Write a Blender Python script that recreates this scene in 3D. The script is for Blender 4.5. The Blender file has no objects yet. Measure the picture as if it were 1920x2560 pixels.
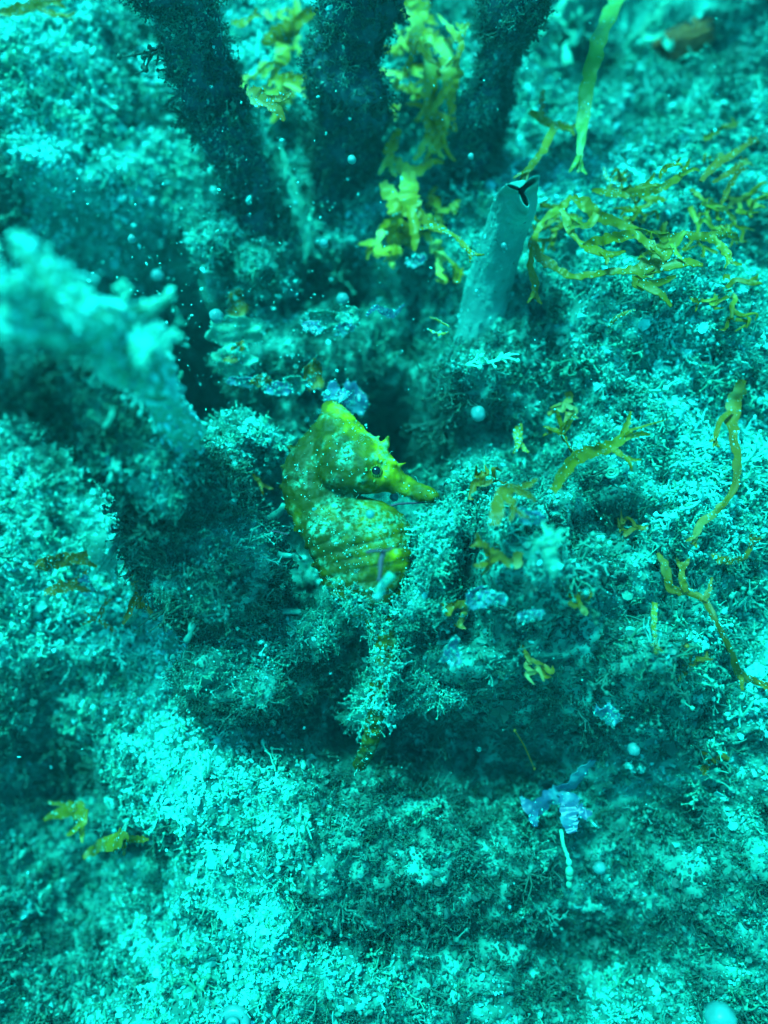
import bpy, math, random
import numpy as np
from mathutils import Vector, Matrix

random.seed(7)
rng = np.random.default_rng(11)
scene = bpy.context.scene
COL = scene.collection

# ------------------------------------------------------------------ frame of the reef slope
# 1 unit = 10 cm.  Everything is laid out on the reef slope (u right, v up the slope, w out of it)
# and turned into world space, where the slope climbs away from the camera by TILT.
TILT = math.radians(32)
RX = np.array(Matrix.Rotation(TILT, 3, 'X'))
def world(p):
    return np.asarray(p, float) @ RX.T
UPL = np.array([0, math.sin(TILT), math.cos(TILT)])        # the true vertical, in slope coordinates

# ------------------------------------------------------------------ camera
CA = math.radians(11)
CD = 2.35
T0 = np.array([0, 0, 0.12])
CF = np.array([0, math.sin(CA), -math.cos(CA)])
CU = np.array([0, math.cos(CA), math.sin(CA)])
CR = np.array([1.0, 0, 0])
CP = T0 - CF * CD
TH = 0.60                                                   # tan of half the vertical field
cam_d = bpy.data.cameras.new('camera')
cam = bpy.data.objects.new('camera', cam_d)
COL.objects.link(cam)
cam_d.sensor_fit = 'VERTICAL'; cam_d.sensor_height = 24; cam_d.lens = 12 / TH
cam_d.clip_start = 0.01; cam_d.clip_end = 500
m = Matrix(np.stack([world(CR), world(CU), world(-CF)], axis=1).tolist())
cam.matrix_world = Matrix.Translation(Vector(world(CP))) @ m.to_4x4()
cam_d.dof.use_dof = True
cam_d.dof.focus_distance = 2.15
cam_d.dof.aperture_fstop = 0.31
cam_d.dof.aperture_blades = 0
scene.camera = cam

# ------------------------------------------------------------------ light: daylight come down through green-blue water
WATER = (0.055, 1.0, 0.87)
wd = bpy.data.worlds.new('World'); scene.world = wd; wd.use_nodes = True
nt = wd.node_tree; nt.nodes.clear()
sky = nt.nodes.new('ShaderNodeTexSky'); sky.sky_type = 'NISHITA'; sky.sun_disc = False
SUN_EL, SUN_ROT = math.radians(74), math.radians(-75)
sky.sun_elevation = SUN_EL; sky.sun_rotation = SUN_ROT
mul = nt.nodes.new('ShaderNodeMixRGB'); mul.blend_type = 'MULTIPLY'; mul.inputs[0].default_value = 1
mul.inputs[2].default_value = (*WATER, 1)
bgn = nt.nodes.new('ShaderNodeBackground'); bgn.inputs[1].default_value = 0.15
wo = nt.nodes.new('ShaderNodeOutputWorld')
nt.links.new(sky.outputs[0], mul.inputs[1]); nt.links.new(mul.outputs[0], bgn.inputs[0]); nt.links.new(bgn.outputs[0], wo.inputs[0])
sd = bpy.data.lights.new('sun', 'SUN'); sd.energy = 4.6; sd.angle = math.radians(14); sd.color = WATER
so = bpy.data.objects.new('sun', sd); COL.objects.link(so)
sdir = Vector((math.sin(SUN_ROT) * math.cos(SUN_EL), math.cos(SUN_ROT) * math.cos(SUN_EL), math.sin(SUN_EL)))
so.rotation_euler = sdir.to_track_quat('Z', 'Y').to_euler()
scene.view_settings.view_transform = 'Standard'; scene.view_settings.look = 'None'
scene.view_settings.exposure = 1.42; scene.view_settings.gamma = 1
scene.render.engine = 'CYCLES'
scene.cycles.use_denoising = True
scene.cycles.max_bounces = 4; scene.cycles.diffuse_bounces = 1; scene.cycles.glossy_bounces = 1; scene.cycles.adaptive_threshold = 0.07; scene.cycles.volume_bounces = 0
scene.cycles.transparent_max_bounces = 8

# ------------------------------------------------------------------ pixel helpers (photograph pixels, 1920 x 2560)
def ray(px, py):
    return CF + CR * ((px - 960) / 1280 * TH) - CU * ((py - 1280) / 1280 * TH)
def at(px, py, w):
    d = ray(px, py)
    return CP + d * ((w - CP[2]) / d[2])
def upx(w):                                                  # units per photograph pixel at height w
    return (CP[2] - w) * TH / 1280 / math.cos(CA) * 0.985
Z1 = lambda x, y: (640 + x / 2.765, 950 + y / 2.765)
Z2 = lambda x, y: (x / 1.728, y / 1.728)
Z3 = lambda x, y: (960 + x / 1.728, y / 1.728)
Z4 = lambda x, y: (x / 2.074, 900 + y / 2.074)
Z5 = lambda x, y: (1000 + x / 1.803, 900 + y / 1.803)
Z6 = lambda x, y: (x / 1.728, 1650 + y / 1.728)
Z7 = lambda x, y: (960 + x / 1.728, 1650 + y / 1.728)
Z8 = lambda x, y: (500 + x / 2.37, 650 + y / 2.37)
G = lambda x, y: (x * 1.1573, y * 1.1573)

# ------------------------------------------------------------------ noise in numpy
_perm = rng.permutation(4096).astype(np.int64)
_val = rng.random(4096) * 2 - 1
def vnoise(x, y, z=0.0):
    x = np.asarray(x, float); y = np.asarray(y, float); z = np.asarray(z, float) + np.zeros_like(x)
    xi, yi, zi = np.floor(x).astype(np.int64), np.floor(y).astype(np.int64), np.floor(z).astype(np.int64)
    fx, fy, fz = x - xi, y - yi, z - zi
    fx, fy, fz = [f * f * f * (f * (f * 6 - 15) + 10) for f in (fx, fy, fz)]
    def h(a, b, c):
        return _val[_perm[(_perm[(_perm[a & 4095] + b) & 4095] + c) & 4095]]
    def l(a, b, t): return a + (b - a) * t
    return l(l(l(h(xi, yi, zi), h(xi + 1, yi, zi), fx), l(h(xi, yi + 1, zi), h(xi + 1, yi + 1, zi), fx), fy),
             l(l(h(xi, yi, zi + 1), h(xi + 1, yi, zi + 1), fx), l(h(xi, yi + 1, zi + 1), h(xi + 1, yi + 1, zi + 1), fx), fy), fz)
def fbm(x, y, z=0.0, o=4, g=0.5):
    s, a = 0, 1.0
    for i in range(o):
        s = s + a * vnoise(x * 2 ** i + 17.3 * i, y * 2 ** i - 9.1 * i, z * 2 ** i + 3.7 * i); a *= g
    return s

# ------------------------------------------------------------------ materials
def new_mat(name):
    mt = bpy.data.materials.new(name); mt.use_nodes = True
    n = mt.node_tree; b = n.nodes['Principled BSDF']
    return mt, n, b
def ramp(n, stops):
    r = n.nodes.new('ShaderNodeValToRGB'); e = r.color_ramp.elements
    while len(e) < len(stops): e.new(0.5)
    for k, (p, c) in enumerate(stops):
        e[k].position = p; e[k].color = (*c, 1)
    return r
def noise_node(n, scale, detail=4, rough=0.55, coord='Object', dist=0.0):
    tc = n.nodes.new('ShaderNodeTexCoord'); t = n.nodes.new('ShaderNodeTexNoise')
    t.inputs['Scale'].default_value = scale; t.inputs['Detail'].default_value = detail
    t.inputs['Roughness'].default_value = rough; t.inputs['Distortion'].default_value = dist
    n.links.new(tc.outputs[coord], t.inputs['Vector'])
    return t
def noisy(name, scale, stops, rough=0.75, detail=5, bump=0.3, bscale=None, spec=0.3, trans=0.0, dist=0.0):
    mt, n, b = new_mat(name)
    t = noise_node(n, scale, detail, dist=dist); r = ramp(n, stops)
    n.links.new(t.outputs['Fac'], r.inputs[0]); n.links.new(r.outputs[0], b.inputs['Base Color'])
    b.inputs['Roughness'].default_value = rough; b.inputs['Specular IOR Level'].default_value = spec
    if bump:
        t2 = noise_node(n, bscale or scale * 4, 3); bp = n.nodes.new('ShaderNodeBump')
        bp.inputs['Strength'].default_value = bump; bp.inputs['Distance'].default_value = 0.01
        n.links.new(t2.outputs['Fac'], bp.inputs['Height']); n.links.new(bp.outputs[0], b.inputs['Normal'])
    if trans:
        tr = n.nodes.new('ShaderNodeBsdfTranslucent'); mx = n.nodes.new('ShaderNodeMixShader'); mx.inputs[0].default_value = trans
        n.links.new(r.outputs[0], tr.inputs[0]); n.links.new(b.outputs[0], mx.inputs[1]); n.links.new(tr.outputs[0], mx.inputs[2])
        n.links.new(mx.outputs[0], n.nodes['Material Output'].inputs[0])
    return mt
DARKALG = (0.016, 0.05, 0.046); SILT = (0.20, 0.62, 0.56)
def tone_mat(name, stops, rough=0.6, spec=0.35):
    """colour from the instance's own 'tone' (dark weed to pale silt) and a little per-piece variation"""
    mt, n, b = new_mat(name)
    a = n.nodes.new('ShaderNodeAttribute'); a.attribute_type = 'INSTANCER'; a.attribute_name = 'tone'
    oi = n.nodes.new('ShaderNodeObjectInfo')
    r = ramp(n, stops); n.links.new(a.outputs['Fac'], r.inputs[0])
    hs = n.nodes.new('ShaderNodeHueSaturation')
    mr = n.nodes.new('ShaderNodeMapRange'); mr.inputs['To Min'].default_value = 0.475; mr.inputs['To Max'].default_value = 0.52
    n.links.new(oi.outputs['Random'], mr.inputs[0]); n.links.new(mr.outputs[0], hs.inputs['Hue'])
    n.links.new(r.outputs[0], hs.inputs['Color']); n.links.new(hs.outputs[0], b.inputs['Base Color'])
    b.inputs['Roughness'].default_value = rough; b.inputs['Specular IOR Level'].default_value = spec
    return mt
M = {}
M['seabed'] = noisy('silted_rock', 9, [(0.32, (0.006, 0.06, 0.05)), (0.5, (0.016, 0.19, 0.155)), (0.68, (0.045, 0.42, 0.35))], 0.85, 8, 0.6, 60)
M['grain'] = tone_mat('silt_grains', [(0.0, (0.006, 0.06, 0.052)), (0.35, (0.016, 0.19, 0.165)), (0.7, (0.05, 0.50, 0.45)), (1.0, (0.12, 0.86, 0.82))])
M['turf'] = tone_mat('turf_weed', [(0.0, (0.006, 0.06, 0.048)), (0.4, (0.016, 0.19, 0.15)), (0.75, (0.05, 0.46, 0.37)), (1.0, (0.11, 0.8, 0.68))])
M['column'] = noisy('dark_encrusted', 7, [(0.3, (0.006, 0.03, 0.038)), (0.55, (0.014, 0.07, 0.085)), (0.75, (0.04, 0.19, 0.19))], 0.9, 8, 0.8, 40)
M['tube'] = noisy('parchment_tube', 11, [(0.3, (0.022, 0.17, 0.15)), (0.52, (0.036, 0.26, 0.23)), (0.66, (0.05, 0.38, 0.33)), (0.8, (0.07, 0.55, 0.48))], 0.7, 6, 0.5, 70)
M['tube_lip'] = noisy('parchment_lip', 12, [(0.3, (0.04, 0.28, 0.25)), (0.7, (0.1, 0.55, 0.48))], 0.6, 4, 0.2, 60)
M['olive'] = noisy('olive_weed', 5, [(0.3, (0.15, 0.10, 0.004)), (0.55, (0.32, 0.19, 0.006)), (0.7, (0.4, 0.36, 0.06)), (0.82, (0.25, 0.55, 0.3))], 0.45, 5, 0.2, 50, 0.4, 0.35)
M['brown'] = noisy('brown_weed', 6, [(0.3, (0.16, 0.075, 0.006)), (0.55, (0.32, 0.15, 0.01)), (0.68, (0.3, 0.30, 0.12)), (0.8, (0.15, 0.45, 0.3))], 0.5, 5, 0.2, 50, 0.4, 0.3)
M['yellow'] = noisy('yellow_weed', 5, [(0.3, (0.25, 0.13, 0.004)), (0.5, (0.55, 0.30, 0.012)), (0.62, (0.6, 0.5, 0.1)), (0.75, (0.35, 0.7, 0.4))], 0.45, 5, 0.2, 40, 0.4, 0.35)
M['paleweed'] = noisy('silted_weed', 22, [(0.3, (0.03, 0.2, 0.13)), (0.55, (0.06, 0.44, 0.32)), (0.75, (0.12, 0.74, 0.6))], 0.6, 5, 0.3, 60, 0.3, 0.25)
M['lime'] = noisy('lime_weed', 4, [(0.3, (0.12, 0.16, 0.02)), (0.5, (0.2, 0.3, 0.05)), (0.65, (0.14, 0.42, 0.2)), (0.8, (0.1, 0.6, 0.45))], 0.45, 4, 0.2, 50, 0.4, 0.4)
M['blue'] = noisy('blue_weed', 9, [(0.3, (0.03, 0.09, 0.15)), (0.47, (0.05, 0.16, 0.27)), (0.58, (0.06, 0.28, 0.34)), (0.7, (0.06, 0.46, 0.42))], 0.35, 4, 0.15, 60, 0.6, 0.2)
M['deepblue'] = noisy('deep_blue_weed', 9, [(0.3, (0.015, 0.05, 0.09)), (0.5, (0.025, 0.09, 0.17)), (0.62, (0.04, 0.22, 0.27)), (0.75, (0.05, 0.4, 0.38))], 0.4, 4, 0.15, 60, 0.5, 0.15)
M['bead'] = noisy('pale_jelly', 14, [(0.3, (0.04, 0.22, 0.22)), (0.7, (0.09, 0.42, 0.43))], 0.3, 3, 0.1, 50, 0.5, 0.3)
M['fleck'] = noisy('skin_fleck', 30, [(0.3, (0.12, 0.2, 0.03)), (0.6, (0.12, 0.42, 0.2)), (0.8, (0.16, 0.6, 0.4))], 0.6, 3, 0)
M['plum'] = noisy('plum_weed', 12, [(0.3, (0.05, 0.02, 0.04)), (0.7, (0.16, 0.07, 0.10))], 0.6, 4, 0.2, 60)
M['rust'] = noisy('rust_sponge', 8, [(0.3, (0.12, 0.03, 0.01)), (0.7, (0.4, 0.10, 0.03))], 0.8, 5, 0.5, 40)
M['black'] = noisy('black_pupil', 10, [(0.3, (0.001, 0.002, 0.002)), (0.7, (0.003, 0.004, 0.004))], 0.15, 2, 0, spec=0.6)

# ------------------------------------------------------------------ mesh helpers
def mesh_from(name, v, f, mats=None, smooth=True):
    me = bpy.data.meshes.new(name)
    me.from_pydata([tuple(p) for p in v], [], [tuple(q) for q in f])
    if smooth: me.shade_smooth()
    for mt in (mats if isinstance(mats, (list, tuple)) else [mats]):
        if mt: me.materials.append(mt)
    me.update()
    return me
def fast_mesh(name, v, quads, mat):
    me = bpy.data.meshes.new(name)
    v = np.ascontiguousarray(v, np.float32); q = np.ascontiguousarray(quads, np.int32)
    me.vertices.add(len(v)); me.vertices.foreach_set('co', v.ravel())
    me.loops.add(q.size); me.loops.foreach_set('vertex_index', q.ravel())
    me.polygons.add(len(q)); me.polygons.foreach_set('loop_start', np.arange(0, q.size, q.shape[1], dtype=np.int32))
    me.update(calc_edges=True); me.shade_smooth(); me.materials.append(mat)
    return me
def root(name, base, label, cat, group=None, kind=None):
    o = bpy.data.objects.new(name, None); o.empty_display_size = 0.05
    COL.objects.link(o); o.location = world(base); tag(o, label, cat, group, kind); return o
def tag(o, label=None, cat=None, group=None, kind=None):
    if label: o['label'] = label
    if cat: o['category'] = cat
    if group: o['group'] = group
    if kind: o['kind'] = kind
    return o
def put(name, v, f, mat, parent=None, base=None, smooth=True):
    """slope coordinates -> one mesh object whose origin is its base"""
    v = world(v)
    if parent is not None: b = np.array(parent_base(parent))
    else: b = world(base) if base is not None else v.mean(0)
    me = mesh_from(name, v - b, f, mat, smooth)
    o = bpy.data.objects.new(name, me); COL.objects.link(o)
    if parent is not None: o.parent = parent
    else: o.location = b
    return o
def parent_base(p):
    b = np.zeros(3)
    while p is not None:
        b += np.array(p.location); p = p.parent
    return b
def crom(pts, n):
    """Catmull-Rom through pts (k x d) -> n samples"""
    p = np.asarray(pts, float)
    if len(p) == 2:
        t = np.linspace(0, 1, n)[:, None]; return p[0] * (1 - t) + p[1] * t
    e = np.vstack([2 * p[0] - p[1], p, 2 * p[-1] - p[-2]])
    out = []
    for s in np.linspace(0, len(p) - 1 - 1e-9, n):
        i = int(s); t = s - i; a, b, c, d = e[i], e[i + 1], e[i + 2], e[i + 3]
        out.append(0.5 * ((2 * b) + (-a + c) * t + (2 * a - 5 * b + 4 * c - d) * t * t + (-a + 3 * b - 3 * c + d) * t ** 3))
    return np.array(out)
def unit(a):
    return a / (np.linalg.norm(a) + 1e-12)
def frames(c):
    t = np.gradient(c, axis=0); t /= np.linalg.norm(t, axis=1)[:, None] + 1e-12
    ref = np.array([0, 0, 1.0]) if abs(t[0][2]) < 0.9 else np.array([1.0, 0, 0])
    xs, ys = [], []
    x = unit(np.cross(ref, t[0]))
    for k in range(len(c)):
        x = unit(x - t[k] * np.dot(x, t[k])); xs.append(x); ys.append(np.cross(t[k], x))
    return t, np.array(xs), np.array(ys)
def tube(c, r, seg=8, jitter=0.0, cap=True):
    c = np.asarray(c, float); r = np.broadcast_to(np.asarray(r, float), (len(c),))
    t, xs, ys = frames(c); v = []; f = []
    for k in range(len(c)):
        for s in range(seg):
            a = 2 * math.pi * s / seg
            rr = r[k] * (1 + jitter * (random.random() - 0.5) * 2)
            v.append(c[k] + (xs[k] * math.cos(a) + ys[k] * math.sin(a)) * rr)
    for k in range(len(c) - 1):
        for s in range(seg):
            f.append((k * seg + s, k * seg + (s + 1) % seg, (k + 1) * seg + (s + 1) % seg, (k + 1) * seg + s))
    if cap:
        v.append(c[-1] + t[-1] * r[-1] * 0.6); e = len(v) - 1
        f += [((len(c) - 1) * seg + s, (len(c) - 1) * seg + (s + 1) % seg, e) for s in range(seg)]
        v.append(c[0]); e = len(v) - 1
        f += [((s + 1) % seg, s, e) for s in range(seg)]
    return np.array(v), f
def join(parts):
    V, F, o = [], [], 0
    for v, f in parts:
        V.append(np.asarray(v, float)); F += [tuple(i + o for i in q) for q in f]; o += len(v)
    return np.vstack(V), F
def ico(sub=1):
    import bmesh
    bm = bmesh.new(); bmesh.ops.create_icosphere(bm, subdivisions=sub, radius=1)
    v = np.array([p.co[:] for p in bm.verts]); f = [tuple(x.index for x in q.verts) for q in bm.faces]; bm.free()
    return v, f
ICO1, ICO2, ICO3, ICO5 = ico(1), ico(2), ico(3), ico(5)

# ------------------------------------------------------------------ the seabed
BUMPS = [  # photograph pixel, spread in pixels (x, y), turn in degrees, height
    (350, 790, 150, 170, 20, -0.85), (500, 930, 80, 110, 0, -0.55), (640, 640, 100, 90, 0, -0.25),
    (1010, 1110, 65, 75, 0, -0.42), (960, 1010, 90, 60, 0, -0.35), (870, 690, 90, 70, 0, -0.25), (1060, 850, 70, 90, 0, -0.25),
    (880, 1850, 80, 60, 0, -0.32), (1180, 1890, 210, 80, 8, -0.20), (1330, 2010, 100, 60, 0, -0.12),
    (40, 2010, 110, 110, 0, -0.24), (120, 2330, 170, 160, 20, -0.28), (330, 2160, 110, 35, 10, -0.2),
    (110, 1720, 140, 90, 0, -0.06), (620, 1740, 90, 60, 0, -0.16),
    (130, 220, 300, 260, 20, 0.22), (200, 480, 180, 60, -10, 0.12), (40, 1380, 150, 190, 0, 0.16), (420, 1600, 130, 170, 0, 0.10),
    (1650, 1050, 360, 420, 0, 0.30), (1190, 1390, 95, 150, 20, 0.26), (1370, 1430, 200, 170, 0, 0.15), (1190, 1480, 60, 60, 0, 0.08), (1300, 1480, 80, 60, 0, 0.10), (1090, 1650, 120, 60, -15, 0.24), (1480, 1660, 230, 130, 20, 0.28),
    (1120, 1000, 90, 100, 30, 0.26), (1350, 1290, 110, 70, 10, 0.10), (1500, 1340, 80, 24, 5, -0.08), (1340, 1150, 40, 40, 0, -0.10),
    (1540, 1560, 70, 40, 0, -0.12), (1800, 1600, 70, 90, 0, -0.12), (1650, 280, 90, 70, 0, -0.10), (1650, 1000, 150, 60, -20, -0.08),
    (640, 2080, 220, 170, 25, 0.10), (1030, 2200, 250, 180, 0, 0.06), (1840, 2250, 130, 260, 0, 0.20), (1560, 2440, 160, 70, 0, -0.12),
    (1180, 2330, 60, 40, 0, -0.10), (1720, 2020, 70, 60, 0, -0.14), (1500, 2380, 120, 100, 0, -0.06),
    (1500, 60, 130, 90, 0, -0.12), (1780, 70, 110, 60, 0, -0.18), (1560, 700, 120, 40, 0, -0.10),
]
_B = []
for px, py, sx, sy, an, h in BUMPS:
    p = at(px, py, 0); k = upx(0)
    _B.append((p[0], p[1], sx * k, sy * k, math.radians(an), h))
def H(u, v, fine=True):
    u = np.asarray(u, float); v = np.asarray(v, float)
    w = 0.10 * fbm(u * 1.3 + 5, v * 1.3, 0.3, 3)
    for bu, bv, sx, sy, an, h in _B:
        du, dv = u - bu, v - bv
        a = (du * math.cos(an) + dv * math.sin(an)) / sx; b = (-du * math.sin(an) + dv * math.cos(an)) / sy
        w = w + h * np.exp(-0.5 * (a * a + b * b))
    w = w + 0.045 * fbm(u * 4.5, v * 4.5, 1.7, 3)
    if fine:
        w = w + 0.045 * (1 - np.abs(fbm(u * 9 + 3, v * 9, 4.1, 3))) ** 2 - 0.03 + 0.010 * fbm(u * 28, v * 28, 2.2, 2)
    return w
def onS(px, py, off=0.0, fine=True):
    w = 0.0
    for _ in range(14):
        p = at(px, py, w); w = 0.5 * w + 0.5 * (float(H(p[0], p[1], fine)) + off)
    return at(px, py, w)

def axis(lo, hi, step, far):
    a = list(np.arange(lo, hi, step)); s = step; x = lo
    left = []
    while x > -far: s *= 1.35; x -= s; left.append(x)
    s = step; x = a[-1]; right = []
    while x < far: s *= 1.35; x += s; right.append(x)
    return np.array(left[::-1] + a + right)
gu = axis(-1.75, 1.75, 0.0085, 60); gv = axis(-1.95, 2.35, 0.0085, 60)
U, V = np.meshgrid(gu, gv)
Wt = H(U, V)
nu, nv = len(gu), len(gv)
idx = np.arange(nu * nv).reshape(nv, nu)
quads = np.stack([idx[:-1, :-1], idx[:-1, 1:], idx[1:, 1:], idx[1:, :-1]], -1).reshape(-1, 4)
SW = world(np.stack([U, V, Wt], -1).reshape(-1, 3))
zz = SW[:, 2]                                               # the slope levels out above and below the part in view
SW[:, 2] = np.where(zz > 1.15, 1.15 + 0.45 * np.tanh((zz - 1.15) / 0.45), np.where(zz < -1.3, -1.3 + 0.4 * np.tanh((zz + 1.3) / 0.4), zz))
me = fast_mesh('seabed', SW, quads, M['seabed'])
seabed = bpy.data.objects.new('seabed', me); COL.objects.link(seabed)
tag(seabed, 'silted reef slope with hollows and mounds around the seahorse', None, None, 'structure')

# ------------------------------------------------------------------ source shapes for the scattered silt and turf (never linked into the scene)
OCT = (np.array([[1, 0, 0], [-1, 0, 0], [0, 1, 0], [0, -1, 0], [0, 0, 1], [0, 0, -1.0]]), [(0, 2, 4), (2, 1, 4), (1, 3, 4), (3, 0, 4), (2, 0, 5), (1, 2, 5), (3, 1, 5), (0, 3, 5)])
def chip():
    v, f = (ICO1 if rng.random() < 0.5 else OCT); v = v.copy()
    v *= (1 + 0.45 * (rng.random((len(v), 1)) - 0.5)); v *= np.array([1.0, rng.uniform(0.5, 0.8), rng.uniform(0.3, 0.6)])
    return v, f
def twig():
    """feathery sprig: a few bent stems with thin side filaments, some ending in a silt bead"""
    parts = []
    def fil(p, d, L, r, n, bead):
        c = [p]
        for i in range(n):
            d = unit(d + rng.normal(0, 0.3, 3)); c.append(c[-1] + d * L / n)
        parts.append(tube(c, np.linspace(r, r * 0.6, n + 1), 3, 0.2, cap=False))
        if bead: v, f = OCT; parts.append((v * r * rng.uniform(1.4, 2.6) + c[-1], f))
        return c, d
    for _ in range(3):
        c, d = fil(np.zeros(3), unit(np.array([rng.normal(0, 0.6), rng.normal(0, 0.6), 1])), 0.9, 0.06, 4, True)
        for k in (1, 2, 3, 4):
            fil(c[k], unit(d + rng.normal(0, 0.9, 3)), rng.uniform(0.2, 0.45), 0.042, 2, rng.random() < 0.55)
    return join(parts)
def flake():
    n = 7; v = [np.zeros(3)]
    for i in range(n):
        a = 2 * math.pi * i / n; r = rng.uniform(0.6, 1.1); v.append(np.array([r * math.cos(a), r * math.sin(a), rng.normal(0, 0.25)]))
    v = np.array(v); f = [(0, 1 + i, 1 + (i + 1) % n) for i in range(n)]
    v2 = v + np.array([0, 0, -0.12]); f2 = [(a + n + 1, c + n + 1, b + n + 1) for a, b, c in f]
    side = [(1 + i, n + 2 + i, n + 2 + (i + 1) % n, 1 + (i + 1) % n) for i in range(n)]
    return np.vstack([v, v2]), f + f2 + side
def strand():
    c = [np.zeros(3)]; d = unit(np.array([rng.normal(0, 0.5), rng.normal(0, 0.5), 1]))
    for i in range(6):
        d = unit(d + rng.normal(0, 0.4, 3)); c.append(c[-1] + d / 6)
    return tube(c, np.linspace(0.05, 0.025, 7), 4)
SRC = {}
for nm, fn, k, mt, sm in (('grain', chip, 6, M['grain'], False), ('twig', twig, 7, M['turf'], True), ('flake', flake, 5, M['grain'], False), ('strand', strand, 6, M['turf'], True)):
    c = bpy.data.collections.new('shapes_' + nm)
    for i in range(k):
        v, f = fn(); o = bpy.data.objects.new('%s_shape_%d' % (nm, i), mesh_from(nm, v, f, mt, sm)); c.objects.link(o)
    SRC[nm] = c
def scatter_group(col):
    g = bpy.data.node_groups.new('scatter_' + col.name, 'GeometryNodeTree')
    g.interface.new_socket('Geometry', in_out='INPUT', socket_type='NodeSocketGeometry')
    g.interface.new_socket('Geometry', in_out='OUTPUT', socket_type='NodeSocketGeometry')
    N = g.nodes; L = g.links
    i = N.new('NodeGroupInput'); o = N.new('NodeGroupOutput')
    ip = N.new('GeometryNodeInstanceOnPoints'); ci = N.new('GeometryNodeCollectionInfo')
    ci.inputs['Collection'].default_value = col; ci.inputs['Separate Children'].default_value = True; ci.inputs['Reset Children'].default_value = True
    def attr(nm, ty):
        a = N.new('GeometryNodeInputNamedAttribute'); a.data_type = ty; a.inputs['Name'].default_value = nm; return a.outputs[0]
    L.new(i.outputs[0], ip.inputs['Points']); L.new(ci.outputs[0], ip.inputs['Instance']); ip.inputs['Pick Instance'].default_value = True
    L.new(attr('pick', 'INT'), ip.inputs['Instance Index']); L.new(attr('turn', 'FLOAT_VECTOR'), ip.inputs['Rotation']); L.new(attr('size', 'FLOAT_VECTOR'), ip.inputs['Scale'])
    L.new(ip.outputs[0], o.inputs[0])
    return g
SG = {k: scatter_group(c) for k, c in SRC.items()}
def eulers(z, spin):
    z = z / (np.linalg.norm(z, axis=1)[:, None] + 1e-12)
    ref = np.where(np.abs(z[:, :1]) < 0.9, np.array([[1.0, 0, 0]]), np.array([[0, 1.0, 0]]))
    x = np.cross(ref, z); x /= np.linalg.norm(x, axis=1)[:, None]; y = np.cross(z, x)
    c, s = np.cos(spin)[:, None], np.sin(spin)[:, None]
    X = x * c + y * s; Y = -x * s + y * c
    return np.stack([np.arctan2(Y[:, 2], z[:, 2]), np.arcsin(np.clip(-X[:, 2], -1, 1)), np.arctan2(X[:, 1], X[:, 0])], -1)
def scatter(name, kind, pts, dirs, size, tone, parent=None, label=None, stretch=None):
    """pts, dirs in slope coordinates; one object of kind stuff"""
    n = len(pts)
    P = world(pts); D = world(dirs)
    b = np.array(parent_base(parent)) if parent is not None else np.zeros(3)
    me = bpy.data.meshes.new(name); me.vertices.add(n)
    me.vertices.foreach_set('co', np.ascontiguousarray(P - b, np.float32).ravel())
    size = np.asarray(size)
    sc = np.repeat(size[:, None], 3, 1) if size.ndim == 1 else size
    if stretch is not None: sc = sc * stretch
    for nm, ty, key, dat in (('turn', 'FLOAT_VECTOR', 'vector', eulers(D, rng.random(n) * 6.283)), ('size', 'FLOAT_VECTOR', 'vector', sc),
                             ('tone', 'FLOAT', 'value', np.clip(tone, 0, 1)), ('pick', 'INT', 'value', rng.integers(0, 50, n))):
        a = me.attributes.new(nm, ty, 'POINT')
        a.data.foreach_set(key, np.ascontiguousarray(dat, np.int32 if ty == 'INT' else np.float32).ravel())
    o = bpy.data.objects.new(name, me); COL.objects.link(o)
    if parent is not None: o.parent = parent
    md = o.modifiers.new('scatter', 'NODES'); md.node_group = SG[kind]
    o['kind'] = 'stuff'
    if label: o['label'] = label
    return o
def normals_S(u, v, e=0.01, fine=True):
    hx = (H(u + e, v, fine) - H(u - e, v, fine)) / (2 * e); hy = (H(u, v + e, fine) - H(u, v - e, fine)) / (2 * e)
    n = np.stack([-hx, -hy, np.ones_like(hx)], -1); return n / np.linalg.norm(n, axis=1)[:, None]
def vis_uv(n, mu=0.1):
    return rng.uniform(-1.2 - mu, 1.2 + mu, n), rng.uniform(-1.5 - mu, 1.65 + mu, n)
DRIFTS_AND_SHADE = [(380, 800, 160, 190, -.5), (170, 1330, 170, 110, .22), (1500, 480, 220, 160, .12), (230, 200, 260, 260, .50), (690, 120, 80, 200, .35), (330, 430, 130, 90, .35), (80, 520, 120, 60, .2), (460, 1680, 110, 230, .42), (620, 1990, 170, 130, .30), (60, 1380, 130, 160, .30), (560, 2250, 150, 160, .25), (560, 2400, 120, 90, .1),  # silt drifts, plus light on banks and shade in hollows painted as tone
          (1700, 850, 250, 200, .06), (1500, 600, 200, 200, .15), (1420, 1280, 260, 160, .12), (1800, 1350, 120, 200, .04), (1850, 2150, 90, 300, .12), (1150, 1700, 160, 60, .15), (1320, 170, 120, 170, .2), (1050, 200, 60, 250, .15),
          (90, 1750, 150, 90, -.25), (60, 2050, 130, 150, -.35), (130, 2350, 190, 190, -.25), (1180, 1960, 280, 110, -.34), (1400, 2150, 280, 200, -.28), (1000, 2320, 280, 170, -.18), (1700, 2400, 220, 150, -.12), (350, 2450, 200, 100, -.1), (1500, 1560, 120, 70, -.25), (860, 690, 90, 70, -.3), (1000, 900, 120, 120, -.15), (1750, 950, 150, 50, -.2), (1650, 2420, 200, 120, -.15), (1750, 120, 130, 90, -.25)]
def slope_pick(n):
    a, b = vis_uv(int(n * 1.9)); nz_ = normals_S(a, b); k_ = rng.random(len(a)) < np.minimum(1, 0.42 / nz_[:, 2])
    return a[k_][:n], b[k_][:n], nz_[k_][:n]
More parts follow.
